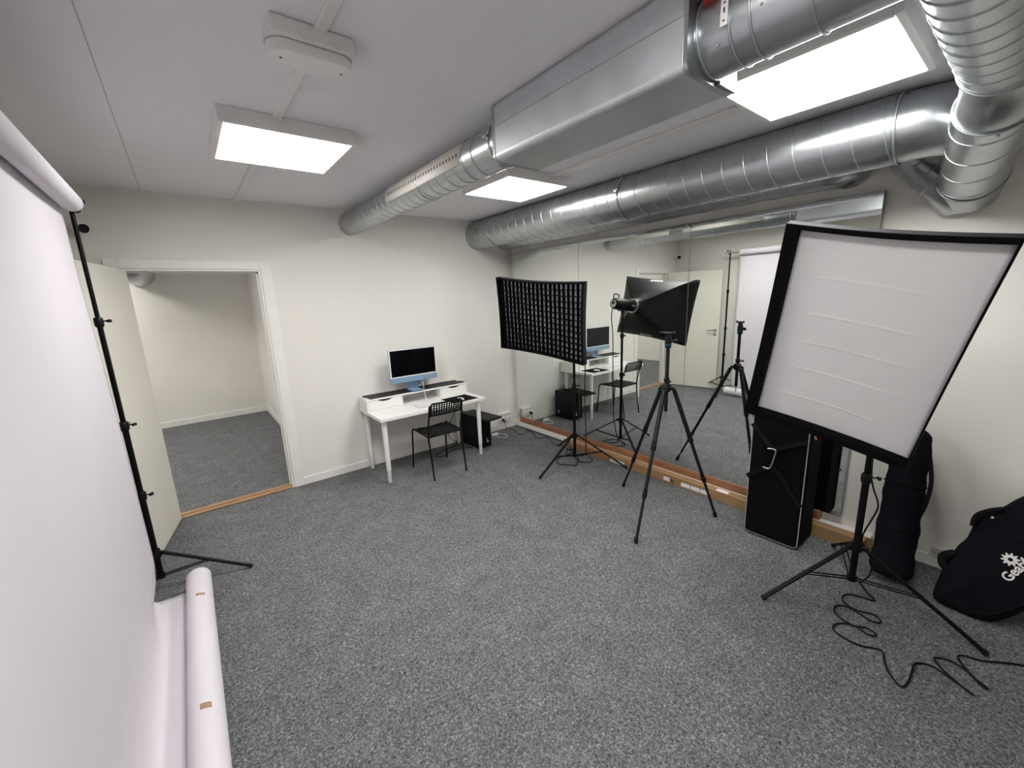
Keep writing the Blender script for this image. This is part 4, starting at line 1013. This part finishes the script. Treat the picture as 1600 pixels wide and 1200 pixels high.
# ------------------------------------------------------------------ slim bag
sl = thing('tripod_bag', 'tall narrow black carry bag leaning on the wall behind the softbox stand', 'bag', (3.02, .335, 0))
a0, a1 = V((3.055, .345, .04)), V((3.30, .372, .90))
ax_ = (a1 - a0).normalized(); u_ = V((0, 1, 0)); u_ = (u_ - ax_ * u_.dot(ax_)).normalized(); w_ = ax_.cross(u_)
tm = bmesh.new(); rings = []; K = 40
for k in range(K + 1):
    q = k / K; c_ = a0 + (a1 - a0) * q; s_ = .098 - .014 * q
    s_ *= (1 + .035 * math.sin(q * 25) + .02 * math.sin(q * 61)); 
    if q < .04: s_ *= .80 + .2 * (q / .04)
    if q > .93: s_ *= max(.35, 1 - ((q - .93) / .07) ** 2 * .6)
    rings.append([tm.verts.new(c_ + (u_ * math.cos(2 * PI * i / 32) * s_ + w_ * math.sin(2 * PI * i / 32) * s_ * .82)) for i in range(32)])
for a, e in zip(rings, rings[1:]):
    for i in range(32): tm.faces.new((a[i], a[(i + 1) % 32], e[(i + 1) % 32], e[i]))
tm.faces.new(rings[0][::-1]); tm.faces.new(rings[-1])
b = B(); b._add(tm, True); b.build('bag_body', M['bag_fabric'], sl)
A2 = lambda q, s1, s2: a0 + (a1 - a0) * q + u_ * s1 + w_ * s2
b = B()
for q in (.32, .62): B().tube([A2(q, .100 * math.cos(2 * PI * i / 32) * .97, .082 * math.sin(2 * PI * i / 32) * .99) for i in range(32)], .0025, 6, closed=True).build('seam_band', M['strap'], sl)
b = B(); b.flat(smooth_path([A2(.90, -.07, .02), A2(.80, -.088, .02), A2(.66, -.108, .03), A2(.52, -.100, .03), A2(.42, -.080, .02)], 6), .020, .004, (-1, -.15, -.1)); b.build('shoulder_strap', M['strap'], sl)

# ------------------------------------------------------------------ gig bag with printed logo
gb = thing('instrument_bag', 'big soft black instrument bag with white printed logo leaning at the right wall', 'bag', (3.1, -.15, 0))
U = V((0, 1, 0)); Wv = V((.42, 0, 1)).normalized(); N = V((1, 0, -.42)).normalized(); sc3 = math.sqrt(1 + .42 ** 2)
outl = [(.160, .035), (.152, .13), (.138, .22), (.108, .315), (.082, .37), (.066, .46), (.035, .51), (-.01, .553), (-.074, .635), (-.14, .665), (-.22, .672), (-.31, .655), (-.38, .60), (-.42, .52), (-.43, .42), (-.40, .33), (-.34, .26), (-.25, .19), (-.17, .13), (-.11, .055), (-.06, .012), (0, -.004), (.06, .0), (.125, .008)]
pl2 = [(y, z * sc3) for y, z in smooth_path([(p_[0], p_[1], 0) for p_ in outl], 3, True) for z in [z] ] if False else [(q.x, q.y * sc3) for q in smooth_path([(p_[0], p_[1], 0) for p_ in outl], 3, True)]
o3 = V((2.98, 0, .012))
b = B(); b.pillow(pl2, o3, U, Wv, N, .13, .035, 8); b.build('bag_body', M['bag_fabric'], gb)
S = lambda y, z, off=-.003: o3 + U * y + Wv * (z * sc3) + N * off
b = B(); b.tube(smooth_path([S(.125, .085, .002), S(.06, .045, .001), S(.0, .030, .001), S(-.07, .065, .001), S(-.14, .14, .002), S(-.22, .235, .002)], 6), .004, 8); b.build('seam_piping', M['strap'], gb)
b = B(); b.tube(smooth_path([S(.12, .19, .02), S(.145, .205, .02), S(.148, .245, .02), S(.11, .275, .02)], 6), .021, 12); b.build('side_handle', M['strap'], gb)
b = B(); b.tube(smooth_path([S(.072, .43, .0), S(.065, .485, -.004), S(.025, .525, -.004), S(-.02, .55, .0)], 6), .012, 10); b.build('carry_loop', M['strap'], gb)
B().ball(S(.01, .495, -.006), .008).build('rivet', M['silver'], gb)
bd_ = V((-.37 / 1, .93 * 1, 0)); tU = (U * -.40 + Wv * .917).normalized(); tV = (U * .917 + Wv * .40).normalized()
og = S(-.088, .222, -.010)
text_mesh('Gear4', og, tU, tV, .055, M['white_print'], 'logo_text', gb, bold=.0014)
cs = og + tU * .098 + tV * .056
pts = []
for k in range(40):
    a = 2 * PI * k / 40; rr = .033 if (k // 2) % 2 else .0225; pts.append(cs + tU * rr * math.cos(a) + tV * rr * math.sin(a))
inn = [cs + (tU * math.cos(2 * PI * k / 40) + tV * math.sin(2 * PI * k / 40)) * .009 for k in range(40)]
tm = bmesh.new(); nn = tU.cross(tV) * .0006; A4 = [tm.verts.new(p_ + nn) for p_ in pts]; B4 = [tm.verts.new(p_ + nn) for p_ in inn]
for k in range(40): tm.faces.new((A4[k], A4[(k + 1) % 40], B4[(k + 1) % 40], B4[k]))
b = B(); b._add(tm); b.build('logo_cog', M['white_print'], gb)

# ------------------------------------------------------------------ camera
cd = bpy.data.cameras.new('camera'); co = bpy.data.objects.new('camera', cd); COL.objects.link(co)
yaw, pit, rol = 0.659602353, -0.208367669, -0.0404598
fw = V((math.sin(yaw) * math.cos(pit), math.cos(yaw) * math.cos(pit), math.sin(pit))); r0 = V((math.cos(yaw), -math.sin(yaw), 0)); u0 = r0.cross(fw)
rt = r0 * math.cos(rol) + u0 * math.sin(rol); up = -r0 * math.sin(rol) + u0 * math.cos(rol)
mm = Matrix((rt.to_4d(), up.to_4d(), (-fw).to_4d(), V((0, 0, 0, 1)))).transposed()
mm[3][0] = mm[3][1] = mm[3][2] = 0; mm[3][3] = 1; mm.translation = V((0, 0, 1.75)); co.matrix_world = mm
cd.sensor_width = 36; cd.lens = 642.4846 / 1600 * 36; cd.clip_start = .02
scene.camera = co
wd_ = bpy.data.worlds.new('world'); scene.world = wd_; wd_.use_nodes = True
wd_.node_tree.nodes['Background'].inputs[0].default_value = (0, 0, 0, 1); wd_.node_tree.nodes['Background'].inputs[1].default_value = 0
vs = scene.view_settings; vs.view_transform = 'Standard'; vs.look = 'None'; vs.gamma = 1.0; vs.use_curve_mapping = False; vs.exposure = 1.72
